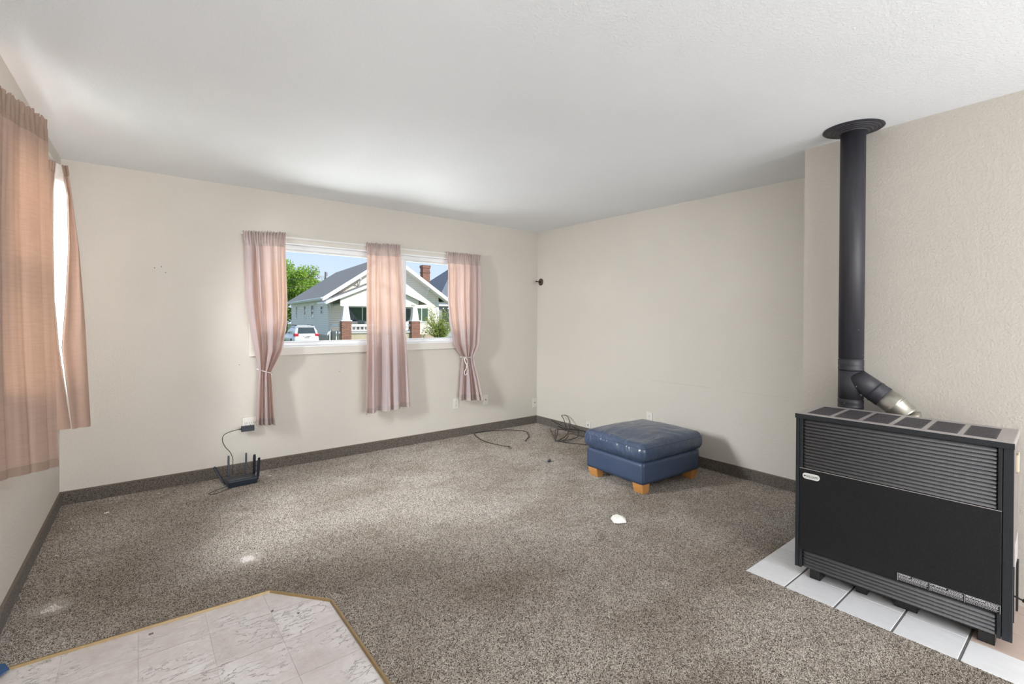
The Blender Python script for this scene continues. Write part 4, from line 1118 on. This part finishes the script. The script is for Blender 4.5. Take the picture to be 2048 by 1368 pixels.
for x in (1.6, 2.4): P_('porch_chair', boxes([(x*K, x*K+.6, -1.5, -1.42, zz(.78), zz(1.1)), (x*K, x*K+.6, -1.5, -1.0, zz(.60), zz(.64)), (x*K, x*K+.05, -1.5, -1.45, zz(.42), zz(.8)), (x*K+.55, x*K+.6, -1.05, -1.0, zz(.42), zz(.62))]), M['dark_glass'], hs)
# house number plate, downspout, ladder-like posts
text('house_number', '791', .26, (4.62*K, PYF-.46, zz(1.98)), M['ink'], hs, 1.0, .004)
bm = NB(); tube(bm, smooth_path([(PX0, PYF-.2, PE-.08), (PX0+.35, PYF+.3, PE-.12), (.06*K+.1, -.12, PE-.5), (.06*K+.1, -.12, GZ+.3)], 5), .06, 8); P_('downspout', bm, M['white_trim'])
for x in (-.28, .10): P_('white_post', boxes([(x*K, x*K+.08, PYF+.2, PYF+.28, GZ, zz(.42))]), M['white_trim'])
# chimney
ch = P_('chimney', boxes([(7.45*K, 7.45*K+.82, 2.7*K, 2.7*K+.82, GZ, zz(5.22)), (7.45*K-.06, 7.45*K+.88, 2.7*K-.06, 2.7*K+.88, zz(5.10), zz(5.30)), (7.45*K-.06, 7.45*K+.88, 2.7*K-.06, 2.7*K+.88, zz(4.72), zz(4.78))]), M['brick'])
# side steps handrail
bm = NB(); y = 15.6*K
for x, z in ((-1.6, zz(.85)), (-.5, zz(1.25))): tube(bm, [(x, y, GZ), (x, y, z)], .07, 6)
tube(bm, [(-1.7, y, zz(.85)), (0, y, zz(1.45))], .06, 6); tube(bm, [(-1.6, y, zz(.6)), (0, y, zz(1.15))], .04, 6); tube(bm, [(-1.6, y, zz(.35)), (0, y, zz(.85))], .04, 6)
P_('handrail', bm, M['cable'])

# ---- brick planter wall left of the drive
pl = thing('brick_planter', 'low rough brick wall beside the white car', 'wall', (0, 0, 0), 0)
u0 = Vector((9.67, 40.07, 0)); ux = Vector((math.cos(HY), math.sin(HY), 0)); uy = Vector((-math.sin(HY), math.cos(HY), 0))
base = u0 + ux*(-5.6*K) + uy*(-1.0*K)
rnd = random.Random(8)
bk = box(NB(), -.14, .14, -.10, .10, 0, .10, .015, 1); bme = bpy.data.meshes.new('brick'); bk.to_mesh(bme); bk.free(); bme.materials.append(plain('loose_brick', (.36, .16, .10), .85, 0, .4, 5))
for j in range(6):
    for i in range(9-(j > 3)*4):
        o = bpy.data.objects.new('brick', bme); COL.objects.link(o); o.parent = pl
        o.location = base + ux*(i*.30+(j % 2)*.15) + Vector((0, 0, GZ+.45+j*.11+rnd.uniform(0, .02))) + uy*rnd.uniform(-.04, .04); o.rotation_euler.z = HY+rnd.uniform(-.15, .15)
new_obj('footing', boxes([(0, 2.9, -.25, .25, 0, .45)]), M['concrete'], pl, loc=base+Vector((0, 0, GZ)), rotz=HY)

# ---- white SUV parked in the drive, seen from behind
cb = u0 + ux*(-2.0*K) + uy*(-4.75*K)
car = thing('car', 'white car parked in the drive beside the bungalow, rear towards the window', 'car', (cb.x, cb.y, GZ), HY+R(4))
def loft(rows, mat, name, parent, smooth=True):
    """rows: list of (y, [(x,z)...]) cross sections, closed loops"""
    bm = NB(); rings = [[bm.verts.new((x, y, z)) for x, z in r] for y, r in rows]
    n = len(rings[0])
    for a, b in zip(rings, rings[1:]):
        for q in range(n): bm.faces.new((a[q], a[(q+1) % n], b[(q+1) % n], b[q]))
    bm.faces.new(rings[0][::-1]); bm.faces.new(rings[-1]); bmesh.ops.recalc_face_normals(bm, faces=bm.faces)
    return new_obj(name, bm, mat, parent, smooth)
def sec(w, z0, z1, wt=None, r=.10):
    wt = wt or w
    return [(-w+r, z0), (w-r, z0), (w, z0+r), (w, (z0+z1)/2), (wt, z1-r), (wt-r, z1), (-wt+r, z1), (-wt, z1-r), (-w, (z0+z1)/2), (-w, z0+r)]
body = loft([(0, sec(.80, .42, .95, .78)), (.10, sec(.90, .30, 1.0, .86)), (.9, sec(.92, .28, 1.04, .88)), (3.0, sec(.92, .28, 1.02, .86)), (3.5, sec(.91, .28, .98, .82)), (4.3, sec(.86, .30, .84, .74)), (4.6, sec(.74, .36, .72, .62))], M['car_paint'], 'car_body', car)
cab = loft([(.10, sec(.80, .95, 1.10, .76, .05)), (.34, sec(.82, .95, 1.60, .64, .08)), (1.2, sec(.83, .95, 1.66, .65, .10)), (2.3, sec(.82, .95, 1.62, .64, .10)), (3.25, sec(.80, .95, 1.02, .76, .03))], M['car_paint'], 'cabin', car)
rw = prism(NB(), [(-.66, 1.06), (.66, 1.06), (.56, 1.50), (-.56, 1.50)], 'y', 0, .02); 
for v in rw.verts: v.co.y += .085+(v.co.z-1.0)*.40 - .03
new_obj('rear_window', rw, M['car_glass'], cab)
for s in (-1, 1):
    bm = NB()
    q = [(.62, 1.06), (1.55, 1.05), (2.95, 1.04), (2.30, 1.50), (1.3, 1.55), (.72, 1.50)]
    va = [bm.verts.new((s*(.845-(z-1.0)*.28), y, z)) for y, z in q]; vb = [bm.verts.new((s*(.80-(z-1.0)*.28), y, z)) for y, z in q]
    bm.faces.new(va); bm.faces.new(vb[::-1])
    for i in range(6): bm.faces.new((va[i], va[(i+1) % 6], vb[(i+1) % 6], vb[i]))
    bmesh.ops.recalc_face_normals(bm, faces=bm.faces); new_obj('side_window', bm, M['car_glass'], cab)
    bm = box(NB(), .58, .90, -.02, .42, .84, 1.06, .04, 2)
    for v in bm.verts:
        v.co.x *= s; v.co.y += (.9-abs(v.co.x))*-.02+.01
    bmesh.ops.recalc_face_normals(bm, faces=bm.faces); new_obj('tail_light', bm, M['red_lens'], body)
    for y in (.95, 3.6):
        bm = NB(); tube(bm, [(s*.72, y, .34), (s*.93, y, .34)], .34, 20); wh = new_obj('wheel', bm, M['tyre'], car, False)
        bm = NB(); tube(bm, [(s*.92, y, .34), (s*.94, y, .34)], .20, 14); new_obj('rim', bm, M['galv'], wh)
    bm = NB(); box(bm, .90 if s > 0 else -1.08, 1.08 if s > 0 else -.90, 2.75, 2.85, 1.0, 1.16, .03, 1); new_obj('wing_mirror', bm, M['cable'], car)
new_obj('number_plate', boxes([(-.19, .19, -.012, .004, .70, .82)]), M['sticker'], body)
new_obj('plate_recess', boxes([(-.30, .30, -.008, .002, .83, .87)]), M['slot'], body)
new_obj('spoiler', box(NB(), -.62, .62, .22, .40, 1.56, 1.62, .02, 1), M['car_paint'], cab)
new_obj('roof_rail', boxes([(-.60, -.56, .7, 2.3, 1.64, 1.70), (.56, .60, .7, 2.3, 1.64, 1.70)]), M['cable'], cab)

# ---- neighbouring houses
def hip_house(name, label, ox, oy, w, d, ez, rz, wallm, roofm, kind='hip'):
    o = u0+ux*ox+uy*oy
    h = thing(name, label, 'house', (o.x, o.y, 0), HY)
    new_obj('wall', boxes([(0, w, 0, d, GZ, ez)]), wallm, h)
    bm = NB(); e = .5
    b = [bm.verts.new(p) for p in ((-e, -e, ez), (w+e, -e, ez), (w+e, d+e, ez), (-e, d+e, ez))]
    if kind == 'hip': r = [bm.verts.new((w/2-.6, d/2, rz)), bm.verts.new((w/2+.6, d/2, rz))]; F = ((b[0], b[1], r[1], r[0]), (b[2], b[3], r[0], r[1]), (b[1], b[2], r[1]), (b[3], b[0], r[0]))
    else: r = [bm.verts.new((w/2, -e, rz)), bm.verts.new((w/2, d+e, rz))]; F = ((b[0], b[1], r[0]), (b[2], b[3], r[1]), (b[1], b[2], r[1], r[0]), (b[3], b[0], r[0], r[1]))
    for f in F: bm.faces.new(f)
    bm.faces.new(b[::-1]); bmesh.ops.recalc_face_normals(bm, faces=bm.faces)
    rr = new_obj('roof', bm, roofm, h)
    new_obj('fascia', boxes([(-e, w+e, -e-.04, -e, ez-.18, ez+.02), (-e-.04, -e, -e, d+e, ez-.18, ez+.02)]), M['white_trim'], rr)
    return h
nh = hip_house('neighbour_house', 'grey house with hipped slate-grey roof to the right of the bungalow', 9.5*K, 4.5*K, 9*K, 11*K, zz(2.35), zz(6.3), M['siding_far'], M['shingle_b'])
wn = new_obj('window', boxes([(.55, 1.75, -.06, 0, zz(.95), zz(1.95))]), M['slot'], nh); new_obj('pane', boxes([(.68, 1.62, -.08, -.05, zz(1.02), zz(1.88))]), M['dark_glass'], wn)
for k in range(3): new_obj('lantern', boxes([(.5+.6*k, .62+.6*k, -.3, -.18, zz(2.0), zz(2.08))]), M['white_trim'], nh)
g = hip_house('garage', 'pale garage behind the bungalow seen past the tied curtain', -5.6*K, 20*K, 5*K, 5*K, zz(1.95), zz(3.2), M['white_trim'], M['shingle_b'], 'gable')
new_obj('garage_door', boxes([(1.2, 4.8, -.05, 0, GZ, zz(.75))]), M['siding_side'], g)
ac = u0+ux*(9.35*K)+uy*(.8*K)
a_ = thing('air_conditioner', 'dark air conditioning unit beside the neighbouring house', 'air conditioner', (ac.x, ac.y, GZ), HY)
new_obj('housing', box(NB(), 0, .85, 0, .85, 0, .95, .03, 1), M['slot'], a_); new_obj('lid', box(NB(), -.03, .88, -.03, .88, .95, 1.02, .01, 1), M['concrete'], a_)
# unseen house added so its sunlit pale wall brightens the side window
sn = thing('side_bounce_house', 'added white sided house bouncing sunlight towards the side window', 'house', (-10.5, -6, 0), 0)
new_obj('wall', boxes([(-6, 0, 0, 12, GZ, 3.2)]), M['siding_side'], sn)
new_obj('roof', prism(NB(), [(-6.5, 3.1), (.5, 3.1), (-3, 5.2)], 'y', -.4, 12.4), M['shingle_b'], sn)

# ---- utility pole behind the roof
pp = Vector((-4.03, -4.59, 0)) + Vector((.6187, .7856, 0))*72 + Vector((.7856, -.6187, 0))*(72*(650.5-1024)/951)
up_ = thing('utility_pole', 'utility pole top showing above the bungalow roof', 'pole', (pp.x, pp.y, GZ))
bm = NB(); tube(bm, [(0, 0, 0), (0, 0, 9.1)], [.17, .12], 10); new_obj('shaft', bm, M['pole_wood'], up_)
bm = NB(); tube(bm, [(0, 0, 8.4), (-1.0, 0, 8.45)], .05, 6); box(bm, -1.15, -.8, -.15, .15, 8.2, 8.4); new_obj('lamp_arm', bm, M['sticker'], up_)
bm = NB(); tube(bm, [(.2, 0, 8.5), (.2, 0, 9.0)], .16, 10); new_obj('transformer', bm, M['sticker'], up_)
wa = bm = NB(); tube(bm, [(-34, 18, 5.6), (0, 0, 8.2)], .025, 5); tube(bm, [(-34, 18, 4.2), (0, 0, 7.0)], .025, 5)
new_obj('wire', bm, M['pole_wood'], up_)

# ---- foliage
def m_leaf(name, a, b):
    t = NT(name); c = t.mix(t.noise(t.coord(), 1.2, 3), a, b)
    d = t.n('BsdfDiffuse'); t.l(c, d.inputs[0]); tr = t.n('BsdfTranslucent'); t.l(c, tr.inputs[0])
    ms = t.n('MixShader'); ms.inputs[0].default_value = .45; t.l(d.outputs[0], ms.inputs[1]); t.l(tr.outputs[0], ms.inputs[2]); return t.done(ms.outputs[0])
M['leaf'] = m_leaf('spring_leaf', (.20, .36, .05), (.48, .62, .14)); M['leaf_y'] = m_leaf('willow_leaf', (.30, .40, .08), (.58, .62, .20))
M['bark'] = plain('bark', (.14, .10, .075), .9, 0, .3, 4, .5)
def leaves(pts, size, rnd):
    vs = []; fs = []
    for p in pts:
        n = Vector((rnd.gauss(0, 1), rnd.gauss(0, 1), rnd.gauss(0, 1))).normalized(); a = n.orthogonal().normalized(); b = n.cross(a)
        ang = rnd.uniform(0, 6.28); a, b = a*math.cos(ang)+b*math.sin(ang), b*math.cos(ang)-a*math.sin(ang); s = size*rnd.uniform(.6, 1.3)
        k = len(vs); vs += [tuple(p+a*s), tuple(p+b*s*.55), tuple(p-a*s), tuple(p-b*s*.55)]; fs.append((k, k+1, k+2, k+3))
    return (vs, [], fs)
def tree(label, dist, px, topz, rad, n, seed, name='tree'):
    rnd = random.Random(seed)
    c = Vector((-4.03, -4.59, 0)) + Vector((.6187, .7856, 0))*dist + Vector((.7856, -.6187, 0))*(dist*(px-1024)/951)
    t = thing(name, label, 'tree', (c.x, c.y, GZ)); hh = topz-GZ
    bm = NB(); tube(bm, smooth_path([(0, 0, 0), (.1, 0, hh*.3), (0, .1, hh*.55), (.2, 0, hh*.8)], 4), [.35]*4+[.28]*4+[.16]*4+[.06], 9)
    rb = []
    for k in range(7):
        a = k*2.4; z = hh*(.38+.06*k); e = Vector((math.cos(a)*rad*.75, math.sin(a)*rad*.75, z+rad*.5)); tube(bm, [(0, 0, z), tuple(e*.5+Vector((0, 0, z*.45))), tuple(e)], [.14, .09, .03], 6); rb.append(e)
    new_obj('trunk', bm, M['bark'], t)
    cl = [(Vector((rnd.gauss(0, .5)*rad, rnd.gauss(0, .5)*rad, hh-rad*.25-abs(rnd.gauss(0, .75))*rad)), rnd.uniform(.22, .42)*rad) for _ in range(34)]
    pts = []
    for _ in range(n):
        c_, r_ = rnd.choice(cl); d_ = Vector((rnd.gauss(0, 1), rnd.gauss(0, 1), rnd.gauss(0, .8))).normalized()*r_*rnd.random()**.4; p = c_+d_
        if p.z < hh: pts.append(p)
    f = new_obj('crown', leaves(pts, .22, rnd), M['leaf'], t); f['kind'] = 'stuff'
tree('bright green leafy tree behind the garage, left of the bungalow roof', 92, 586, 11.4, 6.0, 26000, 3)
tree('green tree crown low behind the bungalow roof, beside the taller tree', 112, 612, 10.6, 4.6, 9000, 9)
# willowy shrub in front of the bungalow
sb = u0 + ux*(6.75*K) + uy*(-2.2*K)
sh = thing('shrub', 'yellow-green wispy shrub in front of the bungalow porch', 'shrub', (sb.x, sb.y, GZ)); rnd = random.Random(12)
bm = NB(); pts = []
for k in range(80):
    a = rnd.uniform(0, 6.28); l = rnd.uniform(.9, 2.4) if k % 5 else rnd.uniform(2.4, 3.6); sp_ = rnd.uniform(.2, 1.75)
    q = [Vector((0, 0, 0)), Vector((math.cos(a)*sp_*.45, math.sin(a)*sp_*.45, l*.55)), Vector((math.cos(a)*sp_, math.sin(a)*sp_, l))]
    tube(bm, q, [.025, .015, .006], 5)
    for _ in range(70):
        t = rnd.random()**.8; p = q[0].lerp(q[1], t*2) if t < .5 else q[1].lerp(q[2], t*2-1)
        pts.append(p+Vector((rnd.gauss(0, .10), rnd.gauss(0, .10), rnd.gauss(0, .07))))
new_obj('stems', bm, M['bark'], sh)
o = new_obj('foliage', leaves(pts, .07, rnd), M['leaf_y'], sh); o['kind'] = 'stuff'
